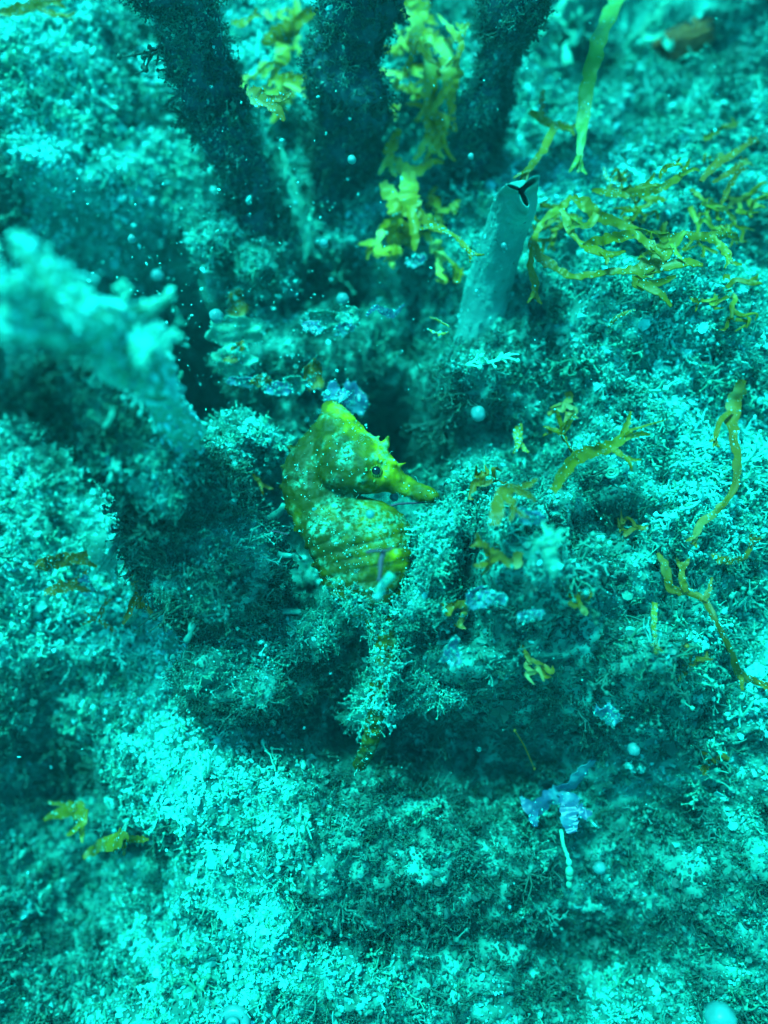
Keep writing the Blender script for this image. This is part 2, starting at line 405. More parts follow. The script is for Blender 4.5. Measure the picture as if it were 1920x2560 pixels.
def patch_tone(u, v, n):
    """pale silt lies in drifts and on faces turned up, weed is dark between; bank light and hollow shade are painted in too"""
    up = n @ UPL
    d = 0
    for px_, py_, sx, sy, h in DRIFTS_AND_SHADE:
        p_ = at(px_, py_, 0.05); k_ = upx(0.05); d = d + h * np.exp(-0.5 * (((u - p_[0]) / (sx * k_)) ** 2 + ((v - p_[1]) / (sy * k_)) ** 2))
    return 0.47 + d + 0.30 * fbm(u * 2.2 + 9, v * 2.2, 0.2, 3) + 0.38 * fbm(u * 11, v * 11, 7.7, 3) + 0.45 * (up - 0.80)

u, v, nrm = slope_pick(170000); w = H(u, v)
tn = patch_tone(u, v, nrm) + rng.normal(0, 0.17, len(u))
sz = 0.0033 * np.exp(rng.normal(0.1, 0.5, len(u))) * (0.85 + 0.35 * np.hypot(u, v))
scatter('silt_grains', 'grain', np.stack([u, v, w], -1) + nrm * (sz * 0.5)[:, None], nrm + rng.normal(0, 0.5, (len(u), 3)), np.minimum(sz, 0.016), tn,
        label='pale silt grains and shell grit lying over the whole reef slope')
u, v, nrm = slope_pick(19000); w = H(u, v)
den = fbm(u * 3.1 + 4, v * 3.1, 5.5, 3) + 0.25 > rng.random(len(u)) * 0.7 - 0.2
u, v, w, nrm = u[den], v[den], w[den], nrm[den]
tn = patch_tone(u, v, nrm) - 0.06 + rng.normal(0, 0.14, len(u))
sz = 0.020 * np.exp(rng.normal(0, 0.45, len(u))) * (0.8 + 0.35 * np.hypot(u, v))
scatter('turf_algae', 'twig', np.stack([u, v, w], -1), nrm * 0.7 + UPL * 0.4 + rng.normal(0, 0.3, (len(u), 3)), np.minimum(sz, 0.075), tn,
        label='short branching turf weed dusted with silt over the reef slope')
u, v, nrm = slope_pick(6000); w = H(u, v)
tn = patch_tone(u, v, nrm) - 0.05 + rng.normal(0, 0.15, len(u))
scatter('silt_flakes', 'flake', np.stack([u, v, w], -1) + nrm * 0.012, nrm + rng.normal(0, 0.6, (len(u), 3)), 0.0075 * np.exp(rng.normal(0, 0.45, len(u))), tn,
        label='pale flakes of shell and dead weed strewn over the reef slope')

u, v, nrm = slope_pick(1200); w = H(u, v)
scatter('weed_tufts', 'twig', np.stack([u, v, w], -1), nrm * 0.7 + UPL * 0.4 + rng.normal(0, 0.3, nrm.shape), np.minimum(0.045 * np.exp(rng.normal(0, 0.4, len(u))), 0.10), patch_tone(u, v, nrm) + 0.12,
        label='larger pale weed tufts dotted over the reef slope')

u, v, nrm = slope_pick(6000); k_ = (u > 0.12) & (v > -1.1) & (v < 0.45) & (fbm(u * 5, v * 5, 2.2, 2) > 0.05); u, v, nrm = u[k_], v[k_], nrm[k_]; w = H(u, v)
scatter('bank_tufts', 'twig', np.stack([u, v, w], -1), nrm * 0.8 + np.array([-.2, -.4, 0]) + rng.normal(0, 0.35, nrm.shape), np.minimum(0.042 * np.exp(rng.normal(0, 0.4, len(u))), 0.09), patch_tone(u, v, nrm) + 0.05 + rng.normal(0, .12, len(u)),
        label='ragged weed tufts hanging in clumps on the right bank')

# ------------------------------------------------------------------ turf on any mesh
def sample_mesh(v, f, n):
    tr = []
    for q in f:
        for k in range(1, len(q) - 1): tr.append((q[0], q[k], q[k + 1]))
    tr = np.array(tr); a, b, c = v[tr[:, 0]], v[tr[:, 1]], v[tr[:, 2]]
    nn = np.cross(b - a, c - a); ar = np.linalg.norm(nn, axis=1); k = rng.choice(len(tr), n, p=ar / ar.sum())
    r1, r2 = np.sqrt(rng.random(n))[:, None], rng.random(n)[:, None]
    return a[k] * (1 - r1) + b[k] * r1 * (1 - r2) + c[k] * r1 * r2, nn[k] / (ar[k][:, None] + 1e-12)
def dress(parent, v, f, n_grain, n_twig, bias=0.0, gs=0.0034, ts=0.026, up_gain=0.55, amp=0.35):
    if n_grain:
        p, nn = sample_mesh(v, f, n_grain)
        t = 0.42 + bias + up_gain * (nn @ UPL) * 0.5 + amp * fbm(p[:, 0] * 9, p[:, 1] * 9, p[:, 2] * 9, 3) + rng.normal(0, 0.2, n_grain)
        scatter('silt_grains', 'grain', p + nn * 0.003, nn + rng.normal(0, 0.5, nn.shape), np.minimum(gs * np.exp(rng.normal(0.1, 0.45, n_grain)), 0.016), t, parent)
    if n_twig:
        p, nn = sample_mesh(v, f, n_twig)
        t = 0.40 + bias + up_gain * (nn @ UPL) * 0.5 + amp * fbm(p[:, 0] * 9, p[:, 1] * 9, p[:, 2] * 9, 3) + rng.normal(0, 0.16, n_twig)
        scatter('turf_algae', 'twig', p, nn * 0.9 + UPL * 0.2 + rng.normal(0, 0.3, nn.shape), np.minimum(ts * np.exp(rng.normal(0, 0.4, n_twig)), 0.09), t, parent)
def blob(center, rad, rough=0.3, seed=0, freq=1.5, turn=0.0):
    v, f = ICO5; v = v.copy()
    d = 1 + rough * fbm(v[:, 0] * freq + seed, v[:, 1] * freq, v[:, 2] * freq, 4) + 0.10 * (1 - np.abs(fbm(v[:, 0] * 7, v[:, 1] * 7 + seed, v[:, 2] * 7, 2)))
    v = v * d[:, None] * np.asarray(rad)
    a = math.radians(turn); R = np.array([[math.cos(a), -math.sin(a), 0], [math.sin(a), math.cos(a), 0], [0, 0, 1]])
    return v @ R.T + np.asarray(center), f
def clump(label, cat, px, py, w, rx, ry, rz, turn=0, seed=0, ng=5000, ntw=2500, bias=0.0, name='turf_covered_rock', rough=0.3, ts=0.021):
    c = at(px, py, w); k = upx(w)
    v, f = blob(c, (rx * k, ry * k, rz), rough, seed, turn=turn)
    r = root(name, c - np.array([0, 0, rz]), label, cat, 'turf covered rocks of the reef')
    put('rock', v, f, M['seabed'], r)
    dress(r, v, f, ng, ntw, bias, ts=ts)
    return r
clump('weedy lump under the seahorse belly beside the bright sand', 'rock', 680, 1620, 0.02, 165, 110, 0.20, 20, 2.0, 6000, 3400, -0.22, rough=0.55)
clump('pale tufted hump beside the seahorse tail', 'rock', 1080, 1690, 0.08, 150, 50, 0.14, 12, 4.0, 3500, 2200, 0.10, rough=0.6)
clump('low tufted weed heap hiding the front edge of the seahorse belly', 'rock', 1090, 1450, 0.26, 60, 130, 0.15, -10, 8.0, 3500, 1800, 0.05, rough=0.5)
clump('pale tufted crust round the foot of the left stem', 'rock', 650, 660, -0.08, 120, 130, 0.22, 20, 9.0, 5000, 2400, 0.12, rough=0.5)
clump('leafy lump at the foot of the dark stems above the seahorse', 'rock', 720, 890, -0.2, 170, 130, 0.20, 0, 5.0, 3600, 1400, -0.24, rough=0.5)
clump('pale silted shoulder touching the seahorse neck', 'rock', 610, 1125, 0.06, 95, 55, 0.14, -15, 7.0, 4500, 500, 0.22, rough=0.35)

# ------------------------------------------------------------------ dark overgrown stems
def loft_tube(c, r, seg, rough=0.12, seed=0.0, fr=3.0, sub=60):
    c = crom(c, sub); r = crom(np.array(r)[:, None], sub)[:, 0]
    v, f = tube(c, r, seg)
    cc = np.repeat(c, seg, 0); n = len(cc)
    d = v[:n] - cc
    nz = fbm(v[:n, 0] * fr + seed, v[:n, 1] * fr, v[:n, 2] * fr, 4)
    v[:n] = cc + d * (1 + rough * nz * 2)[:, None]
    return v, f
def stem(label, pts, seed, bias, low=0.5):
    c = [at(x, y, w) for x, y, wd_, w in pts]; r = [wd_ * 0.355 * upx(w) for x, y, wd_, w in pts]
    v, f = loft_tube(c, r, 56, 0.24, seed, 6.5, 130)
    o = root('finger_sponge', c[0], label, 'sponge', 'dark overgrown stems behind the seahorse')
    put('sponge_body', v, f, M['column'], o)
    p, nn = sample_mesh(v, f, 7000)
    t = 0.10 + bias + 0.42 * fbm(p[:, 0] * 8, p[:, 1] * 8, p[:, 2] * 8, 3) + np.abs(rng.normal(0, 0.22, 7000)) + low * np.clip(0.22 - p[:, 2], 0, 0.5)
    scatter('silt_grains', 'grain', p, nn + rng.normal(0, 0.5, nn.shape), 0.0034 * np.exp(rng.normal(0, 0.45, 7000)), t, o)
    p, nn = sample_mesh(v, f, 2600)
    t = 0.05 + bias + 0.42 * fbm(p[:, 0] * 8, p[:, 1] * 8, p[:, 2] * 8, 3) + rng.normal(0, 0.1, 2600) + low * np.clip(0.2 - p[:, 2], 0, 0.5)
    scatter('turf_algae', 'twig', p, nn + UPL * 0.3 + rng.normal(0, 0.3, nn.shape), 0.019 * np.exp(rng.normal(0, 0.45, 2600)), t, o)
stem('dark overgrown stem leaning left, nearest the bright bank', [(720, 850, 190, -0.3), (670, 700, 215, -0.1), (610, 500, 205, 0.1), (550, 270, 205, 0.3), (465, 60, 205, 0.48), (370, -150, 210, 0.65), (200, -500, 230, 0.85)], 1.3, 0.08, 1.5)
stem('dark overgrown stem standing upright between the other two', [(870, 860, 120, -0.4), (862, 700, 135, -0.25), (845, 480, 175, 0.0), (870, 250, 245, 0.25), (895, 30, 285, 0.42), (915, -200, 300, 0.6), (940, -500, 330, 0.8)], 4.1, -0.04)
stem('dark overgrown stem leaning over behind the worm tube', [(1110, 760, 100, -0.4), (1125, 620, 125, -0.25), (1145, 480, 150, -0.05), (1190, 300, 165, 0.15), (1245, 130, 190, 0.32), (1295, -20, 190, 0.45), (1370, -250, 200, 0.6), (1450, -500, 210, 0.75)], 7.7, 0.0)

# ------------------------------------------------------------------ worm tube
def worm_tube():
    pts = [(*Z3(375, 1640), 118, -0.05), (*Z3(405, 1470), 116, 0.05), (*Z3(445, 1270), 112, 0.13), (*Z3(490, 1100), 110, 0.24), (*Z3(540, 960), 110, 0.33), (*Z3(568, 890), 108, 0.40), (*Z3(583, 850), 106, 0.47), (*Z3(592, 828), 104, 0.54)]
    c0 = [at(x, y, w) for x, y, q, w in pts]; r0 = [q * 0.53 * upx(w) for x, y, q, w in pts]
    n, seg = 60, 84
    c = crom(c0, n); r = crom(np.array(r0)[:, None], n)[:, 0]
    t, xs, ys = frames(c); v = []; f = []
    A0 = math.atan2(np.dot([0.12, -1, 0.2], ys[-1]), np.dot([0.12, -1, 0.2], xs[-1]))    # one pinch of the mouth points down the slope
    def ring(k, rad, s_open, lift=0.0):
        for s in range(seg):
            a = 2 * math.pi * s / seg
            rr = rad * ((1 - s_open) + s_open * (0.10 + 0.74 * abs(math.cos(1.5 * (a - A0) + 0.3 * math.sin(a * 2))) ** 8))
            rr *= 1 + 0.07 * float(vnoise(math.cos(a) * 2 + 5, k * 0.12, math.sin(a) * 2)) + 0.05 * float(vnoise(math.cos(a) * 6 + 5, k * 0.5, math.sin(a) * 6))
            ear = lift * (0.2 + 0.8 * abs(math.cos(1.5 * (a - A0))) ** 2) * (1.6 if math.cos(a - A0 - 2.09) > 0.5 else 0.7)
            v.append(c[k] + (xs[k] * math.cos(a) + ys[k] * math.sin(a)) * rr + t[k] * ear)
    rows = 0
    for k in range(n):
        s = max(0, (k - (n - 17)) / 16.0)
        ring(k, r[k], s ** 1.3 * 0.9, 0.05 * s ** 2); rows += 1
    for k, inn in ((n - 1, 0.94), (n - 2, 0.86), (n - 5, 0.80), (n - 10, 0.78), (n - 22, 0.76)):
        s = max(0, (k - (n - 17)) / 16.0)
        ring(k, r[k] * inn, s ** 1.3 * 0.92, 0.05 * s ** 2); rows += 1
    for k in range(rows - 1):
        for s in range(seg):
            f.append((k * seg + s, k * seg + (s + 1) % seg, (k + 1) * seg + (s + 1) % seg, (k + 1) * seg + s))
    f.append(tuple((rows - 1) * seg + s for s in range(seg)))
    v = np.array(v)
    o = root('worm_tube', c[0], 'smooth grey-green parchment worm tube with a pinched three-cornered mouth', 'worm tube')
    body = [q for q in f if max(q) < (n - 6) * seg]; lip = [q for q in f if max(q) >= (n - 6) * seg]
    put('tube', v, body, M['tube'], o)
    put('mouth', v, lip, M['tube'], o)
    bv, bf = v[:n * seg], [q for q in f if max(q) < (n - 14) * seg]
    p, nn = sample_mesh(bv, bf, 9000)
    edge = np.clip((c[20][2] - p[:, 2]) * 5, 0, 1); keep = rng.random(9000) < 0.08 + 0.5 * edge + 0.5 * np.clip(-nn[:, 0], 0, 1) * np.clip(0.5 + 1.5 * fbm(p[:, 0] * 12, p[:, 1] * 12, p[:, 2] * 12, 2), 0, 1)
    p, nn = p[keep], nn[keep]
    scatter('silt_grains', 'grain', p, nn, 0.0022 * np.exp(rng.normal(0, 0.5, len(p))), 0.40 + rng.normal(0, 0.2, len(p)) + 0.25 * (nn @ UPL), o)
worm_tube()

# ------------------------------------------------------------------ seahorse
def TAILW(p, q, tv, tf, r, zp):
    # silt and weed caught on the lower belly and tail
    p, q = sample_mesh(tv, tf, 9000); q0 = np.array([zp(700, 1640), zp(820, 1700), zp(900, 1960), zp(560, 1560), zp(850, 2180), zp(900, 1640)]); 
    d = np.min([np.linalg.norm((p - a)[:, :2], axis=1) for a in q0], axis=0); k = (q[:, 2] > -0.1) & (rng.random(len(p)) < np.exp(-(d / 0.045) ** 2) * 0.9)
    scatter('caught_silt', 'grain', p[k], q[k] + rng.normal(0, .5, q[k].shape), 0.0034 * np.exp(rng.normal(0, 0.45, k.sum())), 0.6 + rng.normal(0, .22, k.sum()), r)
    k &= rng.random(len(p)) < 0.3
    scatter('caught_weed', 'twig', p[k], q[k] + rng.normal(0, .4, q[k].shape), 0.018 * np.exp(rng.normal(0, 0.4, k.sum())), 0.55 + rng.normal(0, .2, k.sum()), r)
def seahorse():
    WS = 0.30
    k1 = upx(WS) / 2.765
    def zp(x, y, dw=0.0): return at(*Z1(x, y), WS + dw)
    def loft(st, n, seg, dw):
        L = crom([zp(*s[0], s[3]) for s in st], n); R = crom([zp(*s[1], s[3]) for s in st], n); T = crom(np.array([[s[2]] for s in st]) * k1, n)[:, 0]
        C = (L + R) / 2; X = (R - L) / 2; hx = np.linalg.norm(X, axis=1)
        tn = np.gradient(C, axis=0); v = []; f = []
        for k in range(n):
            z = unit(np.cross(X[k], tn[k])); z = z if z[2] > 0 else -z
            for s in range(seg):
                a = 2 * math.pi * s / seg
                v.append(C[k] + X[k] * math.cos(a) + z * T[k] * math.sin(a))
        for k in range(n - 1):
            for s in range(seg): f.append((k * seg + s, k * seg + (s + 1) % seg, (k + 1) * seg + (s + 1) % seg, (k + 1) * seg + s))
        f.append(tuple(range(seg))[::-1]); f.append(tuple((n - 1) * seg + s for s in range(seg)))
        return np.array(v), f
    trunk = [((455, 250), (590, 300), 45, 0), ((330, 390), (640, 470), 80, 0), ((222, 530), (650, 600), 105, 0), ((182, 680), (620, 715), 120, 0), ((192, 820), (660, 765), 125, 0.0),
             ((235, 935), (780, 825), 140, 0.0), ((290, 1055), (950, 880), 150, 0.01), ((350, 1155), (1050, 980), 155, 0.015), ((402, 1270), (1075, 1130), 155, 0.015), ((455, 1390), (1065, 1290), 150, 0.015),
             ((525, 1500), (1035, 1440), 160, 0.01), ((625, 1590), (1000, 1570), 130, 0.0), ((745, 1690), (985, 1670), 105, 0.0), ((800, 1790), (1000, 1785), 95, 0.0), ((822, 1900), (990, 1900), 85, 0.0),
             ((800, 2010), (955, 2000), 80, 0.0), ((775, 2140), (920, 2130), 70, 0.0), ((772, 2280), (902, 2285), 62, -0.01), ((750, 2430), (862, 2450), 54, -0.04), ((715, 2560), (805, 2600), 44, -0.09), ((675, 2650), (735, 2710), 30, -0.15)]
    head = [((486, 150), (456, 185), 22, 0.0), ((570, 150), (425, 300), 42, 0.01), ((690, 262), (400, 470), 80, 0.02), ((775, 360), (415, 620), 108, 0.035), ((872, 430), (470, 735), 128, 0.045), ((950, 530), (590, 792), 125, 0.045),
            ((1002, 612), (735, 790), 98, 0.04), ((1055, 662), (885, 775), 66, 0.035), ((1130, 705), (990, 795), 52, 0.035), ((1205, 742), (1100, 830), 46, 0.035), ((1256, 780), (1190, 852), 46, 0.035), ((1275, 806), (1236, 852), 30, 0.035)]
    parts = [loft(trunk, 90, 28, 0), loft(head, 60, 28, 0)]
    def spike(a, b, r, dw):
        p, q = zp(*a, dw), zp(*b, dw + 0.01); parts.append(tube(crom([p, (p + q) / 2, q], 6), np.linspace(r, r * 0.3, 6) * k1, 8))
    spike((715, 330), (745, 322), 26, 0.03); spike((890, 450), (920, 388), 40, 0.06); spike((830, 420), (862, 378), 24, 0.05); spike((965, 600), (1040, 572), 22, 0.05)
    spike((500, 190), (498, 140), 34, 0.0); spike((545, 180), (560, 145), 24, 0.02)
    spike((930, 560), (985, 590), 34, 0.07)
    for (x, y), (x2, y2) in (((240, 470), (215, 455)), ((192, 600), (168, 595)), ((185, 740), (160, 745)), ((215, 870), (196, 885)), ((290, 1030), (262, 1045)), ((360, 1150), (338, 1165)), ((412, 1270), (388, 1285)), ((465, 1400), (440, 1418))):
        spike((x, y), (x2, y2), 26, 0.0)
    v, f = join(parts)
    r = root('seahorse', zp(770, 2680, -0.1), 'green-yellow seahorse speckled with silt, snout pointing right, tail down in the hollow', 'seahorse')
    b = np.array(r.location)
    me = mesh_from('body', world(v) - b, f, None)
    o = bpy.data.objects.new('body', me); COL.objects.link(o); o.parent = r
    md = o.modifiers.new('skin', 'REMESH'); md.mode = 'VOXEL'; md.voxel_size = 0.0042; md.use_smooth_shade = True
    sm = o.modifiers.new('smooth', 'SMOOTH'); sm.factor = 0.5; sm.iterations = 6
    dg = bpy.context.evaluated_depsgraph_get(); em = bpy.data.meshes.new_from_object(o.evaluated_get(dg))
    o.modifiers.clear(); o.data = em
    n = len(em.vertices); co = np.empty(n * 3, np.float32); em.vertices.foreach_get('co', co); co = co.reshape(-1, 3).astype(float)
    nr = np.empty(n * 3, np.float32); em.vertices.foreach_get('normal', nr); nr = nr.reshape(-1, 3)
    loc = (co + b) @ RX                                           # back to slope coordinates
    # bony rings: position along the trunk axis, from the trunk stations
    ax = crom([(zp(*s[0], s[3]) + zp(*s[1], s[3])) / 2 for s in trunk], 160)
    arc = np.concatenate([[0], np.cumsum(np.linalg.norm(np.diff(ax, axis=0), axis=1))])
    L2 = crom([zp(*s[0], s[3]) for s in trunk], 160); R2 = crom([zp(*s[1], s[3]) for s in trunk], 160)
    best = np.full(n, 1e9); par = np.zeros(n); side = np.zeros(n)
    for i in range(160):
        e = R2[i] - L2[i]; t_ = np.clip(((loc - L2[i]) @ e) / (e @ e), 0, 1); d = np.linalg.norm(loc - L2[i] - t_[:, None] * e, axis=1)
        mk = d < best; best[mk] = d[mk]; par[mk] = arc[i]; side[mk] = t_[mk]
    hd = [(zp(*s[0], s[3]) + zp(*s[1], s[3])) / 2 for s in head]
    hax = crom(hd, 60); hd_d = np.min(np.linalg.norm(loc[:, None, :] - hax[None, 8:, :], axis=2), axis=1)
    is_trunk = np.clip((par - arc[46]) * 14, 0, 1)
    ringf = np.abs(np.sin(par * math.pi / 0.030 + 1.2 * (side - 0.5))); rid = np.abs(np.sin(side * math.pi * 3.2 + 0.3))
    disp = is_trunk * (0.0046 * (ringf ** 0.8 - 0.5) + 0.0025 * (rid ** 0.7 - 0.6))
    disp += (1 - is_trunk) * 0.0022 * np.abs(np.sin(par * math.pi / 0.045)) * (side < 0.55)
    disp += 0.0025 * fbm(loc[:, 0] * 60, loc[:, 1] * 60, loc[:, 2] * 60, 2)
    # cheek plate creases behind the eye, brow over it
    eye = zp(830, 605, 0.12)
    re = np.linalg.norm((loc - eye)[:, :2], axis=1)
    disp += 0.004 * np.exp(-((re - 0.030) / 0.012) ** 2) - 0.008 * np.exp(-(re / 0.016) ** 2)
    co += nr * disp[:, None]
    em.vertices.foreach_set('co', np.ascontiguousarray(co, np.float32).ravel())
    # pigment stored on the skin: bright crest, snout and belly patch, darker back; ring grooves and cheek fold darkened
    z1 = np.stack([(loc[:, 0]), (loc[:, 1])], -1)
    def near(x, y, s): q = zp(x, y); return np.exp(-((z1 - q[:2]) ** 2).sum(1) / (2 * (s * k1) ** 2))
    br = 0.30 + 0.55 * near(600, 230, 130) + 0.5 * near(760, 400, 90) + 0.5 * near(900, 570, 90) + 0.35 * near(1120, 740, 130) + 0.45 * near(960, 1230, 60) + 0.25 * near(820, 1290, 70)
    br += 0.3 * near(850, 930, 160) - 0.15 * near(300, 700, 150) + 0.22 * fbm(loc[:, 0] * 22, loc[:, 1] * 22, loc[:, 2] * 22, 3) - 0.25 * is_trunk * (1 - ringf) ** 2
    br -= 0.35 * near(560, 770, 50)  # shade of the cheek fold painted into the skin tone
    si = 0.75 * near(620, 590, 55) + 0.5 * near(600, 880, 75) + 0.62 * near(450, 1000, 90) + 0.5 * near(680, 960, 80) + 0.6 * near(540, 1420, 50) + 0.55 * near(900, 1080, 90) + 0.45 * near(760, 1180, 70) + 0.5 * near(810, 430, 45) + 0.6 * near(700, 1640, 120) + 0.8 * near(870, 1960, 60) + 0.5 * near(860, 590, 60)
    si = si + 0.55 * fbm(loc[:, 0] * 34, loc[:, 1] * 34, loc[:, 2] * 34, 3) - 0.12
    a = em.attributes.new('bright', 'FLOAT', 'POINT'); a.data.foreach_set('value', np.clip(br, 0, 1).astype(np.float32))
    a = em.attributes.new('silted', 'FLOAT', 'POINT'); a.data.foreach_set('value', np.clip(si * 1.3, 0, 0.9).astype(np.float32))
    em.shade_smooth(); em.update()
    mt, nn_, bs = new_mat('seahorse_skin')
    at1 = nn_.nodes.new('ShaderNodeAttribute'); at1.attribute_name = 'bright'; at2 = nn_.nodes.new('ShaderNodeAttribute'); at2.attribute_name = 'silted'
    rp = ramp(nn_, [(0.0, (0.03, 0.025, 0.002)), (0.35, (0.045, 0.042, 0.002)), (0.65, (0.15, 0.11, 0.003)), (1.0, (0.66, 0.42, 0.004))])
    nz = noise_node(nn_, 38, 4); mm = nn_.nodes.new('ShaderNodeMath'); mm.operation = 'MULTIPLY_ADD'; mm.inputs[1].default_value = 0.36; 
    sb = nn_.nodes.new('ShaderNodeMath'); sb.operation = 'SUBTRACT'; sb.inputs[1].default_value = 0.16
    nn_.links.new(nz.outputs['Fac'], mm.inputs[0]); nn_.links.new(at1.outputs['Fac'], mm.inputs[2]); nn_.links.new(mm.outputs[0], sb.inputs[0]); nn_.links.new(sb.outputs[0], rp.inputs[0])
    nz2 = noise_node(nn_, 90, 3); ml = nn_.nodes.new('ShaderNodeMath'); ml.operation = 'MULTIPLY'
    rr = ramp(nn_, [(0.40, (0, 0, 0)), (0.62, (1, 1, 1))]); nn_.links.new(nz2.outputs['Fac'], rr.inputs[0])
    nn_.links.new(rr.outputs[0], ml.inputs[0]); nn_.links.new(at2.outputs['Fac'], ml.inputs[1])
    mx = nn_.nodes.new('ShaderNodeMixRGB'); nn_.links.new(ml.outputs[0], mx.inputs[0]); nn_.links.new(rp.outputs[0], mx.inputs[1]); mx.inputs[2].default_value = (0.07, 0.42, 0.27, 1)
    nn_.links.new(mx.outputs[0], bs.inputs['Base Color']); bs.inputs['Roughness'].default_value = 0.5; bs.inputs['Specular IOR Level'].default_value = 0.14
    bp = nn_.nodes.new('ShaderNodeBump'); bp.inputs['Strength'].default_value = 0.4; bp.inputs['Distance'].default_value = 0.006
    nn_.links.new(nz2.outputs['Fac'], bp.inputs['Height']); nn_.links.new(bp.outputs[0], bs.inputs['Normal'])
    em.materials.clear(); em.materials.append(mt)
    # silt specks stuck to the skin
    tv = loc + ((nr @ RX) * disp[:, None]); tf = [tuple(p.vertices) for p in em.polygons]
    p, q = sample_mesh(tv, tf, 9000)
    ii = np.array([0]); pr = np.zeros(len(p)); bd = np.full(len(p), 1e9)
    for i in range(160):
        e = R2[i] - L2[i]; t_ = np.clip(((p - L2[i]) @ e) / (e @ e), 0, 1); d = np.linalg.norm(p - L2[i] - t_[:, None] * e, axis=1); mk = d < bd; bd[mk] = d[mk]; pr[mk] = arc[i]
    onridge = np.abs(np.sin(pr * math.pi / 0.030)) > 0.8
    cl = fbm(p[:, 0] * 14, p[:, 1] * 14, p[:, 2] * 14, 3)
    keep = (q[:, 2] > 0.05) & (rng.random(len(p)) < np.where(onridge & (pr > arc[46]), 0.45, 0.12) * np.clip(0.6 + 1.6 * cl, 0.1, 2)); p, q = p[keep], q[keep]
    scatter('silt_specks', 'grain', p + q * 0.001, q + rng.normal(0, 0.4, q.shape), 0.0016 * np.exp(rng.normal(0, 0.45, len(p))), 0.68 + rng.normal(0, 0.2, len(p)), r)
    TAILW(p, q, tv, tf, r, zp)
    p, q = sample_mesh(tv, tf, 260)
    keep = (q[:, 2] < 0.5) & (q[:, 2] > -0.4); p, q = p[keep], q[keep]
    scatter('skin_filaments', 'strand', p, q + rng.normal(0, 0.3, q.shape), 0.014 * np.exp(rng.normal(0, 0.4, len(p))), 0.8 + rng.normal(0, 0.2, len(p)), r)
    # eye: find the skin surface under the eye pixel
    d2 = np.linalg.norm((tv - eye)[:, :2], axis=1); zt = tv[d2 < 0.02][:, 2].max()
    e0 = np.array([eye[0], eye[1], zt - 0.010])
    v2, f2 = ICO3
    em_, en, eb = new_mat('seahorse_iris')
    tc = en.nodes.new('ShaderNodeTexCoord'); gr = en.nodes.new('ShaderNodeTexWave'); gr.inputs['Scale'].default_value = 60; gr.inputs['Distortion'].default_value = 6
    en.links.new(tc.outputs['Object'], gr.inputs['Vector']); rp2 = ramp(en, [(0.3, (0.06, 0.07, 0.004)), (0.7, (0.14, 0.2, 0.03))]); en.links.new(gr.outputs['Fac'], rp2.inputs[0]); en.links.new(rp2.outputs[0], eb.inputs['Base Color']); eb.inputs['Roughness'].default_value = 0.25
    ey = put('eye', v2 * np.array([0.0165, 0.0165, 0.013]) + e0, f2, em_, r)
    put('pupil', v2 * np.array([0.0115, 0.0115, 0.008]) + e0 + np.array([0, 0, 0.008]), f2, M['black'], ey)
    # pale uneven flecks round the eye
    ps = []
    for i in range(7):
        a = 2 * math.pi * (i + random.uniform(-.45, .45)) / 7; r1 = random.uniform(0.018, 0.024); r2 = r1 + random.uniform(0.004, 0.009)
        pp = []
        for rr_ in (r1, (r1 + r2) / 2, r2):
            xy = e0[:2] + rr_ * np.array([math.cos(a + (rr_ - r1) * 12 * random.uniform(-1, 1)), math.sin(a)]); dd = np.linalg.norm(tv[:, :2] - xy, axis=1); j = dd < 0.008
            pp.append(np.array([xy[0], xy[1], tv[j][:, 2].max() + 0.0002]))
        q_ = random.uniform(0.6, 1.3); ps.append(tube(crom(pp, 5), np.array([0.001, 0.002, 0.0022, 0.0018, 0.0008]) * q_, 6, 0.2))
    for vv, ff in ps: put('eye_fleck', vv, ff, M['fleck'], r)
seahorse()

# ------------------------------------------------------------------ ribbons, fronds and leaves
def ribbon(c, wd_, face=None, cup=0.25, ruff=0.12, th=0.003, n=None, seed=0.0):
    n = n or max(8, int(len(c) * 7))
    c = crom(c, n); wd_ = crom(np.atleast_2d(np.asarray(wd_, float)).T, n)[:, 0]
    t = np.gradient(c, axis=0); face = np.array([0, 0, 1.0]) if face is None else np.asarray(face, float)
    v = []; f = []; m_ = 5
    for k in range(n):
        tk = unit(t[k]); s = unit(np.cross(tk, face)); nn = np.cross(s, tk); row_ = []
        for j in range(m_):
            e = (j / (m_ - 1) - 0.5) * 2
            row_.append(c[k] + s * e * wd_[k] / 2 * (1 + 0.38 * float(vnoise(k * 0.55 + seed, e * 1.2, seed)) + 0.12 * float(vnoise(k * 1.9 + seed, e * 3, seed))) + nn * (cup * e * e * wd_[k] / 2 + ruff * wd_[k] * float(vnoise(k * 0.45 + seed, e * 1.3, seed + 5))))
        top = [q + nn * th / 2 for q in row_]; bot = [q - nn * th / 2 for q in row_]
        v += top + bot + [top[0], bot[0], top[-1], bot[-1]]
    row = 2 * m_ + 4
    for k in range(n - 1):
        a, b = k * row, (k + 1) * row
        for j in range(m_ - 1):
            f.append((a + j, a + j + 1, b + j + 1, b + j)); f.append((a + m_ + j + 1, a + m_ + j, b + m_ + j, b + m_ + j + 1))
        f.append((a + 2 * m_ + 1, a + 2 * m_, b + 2 * m_, b + 2 * m_ + 1)); f.append((a + 2 * m_ + 2, a + 2 * m_ + 3, b + 2 * m_ + 3, b + 2 * m_ + 2))
    return np.array(v), f
FR = 'forked weed fronds on the reef'
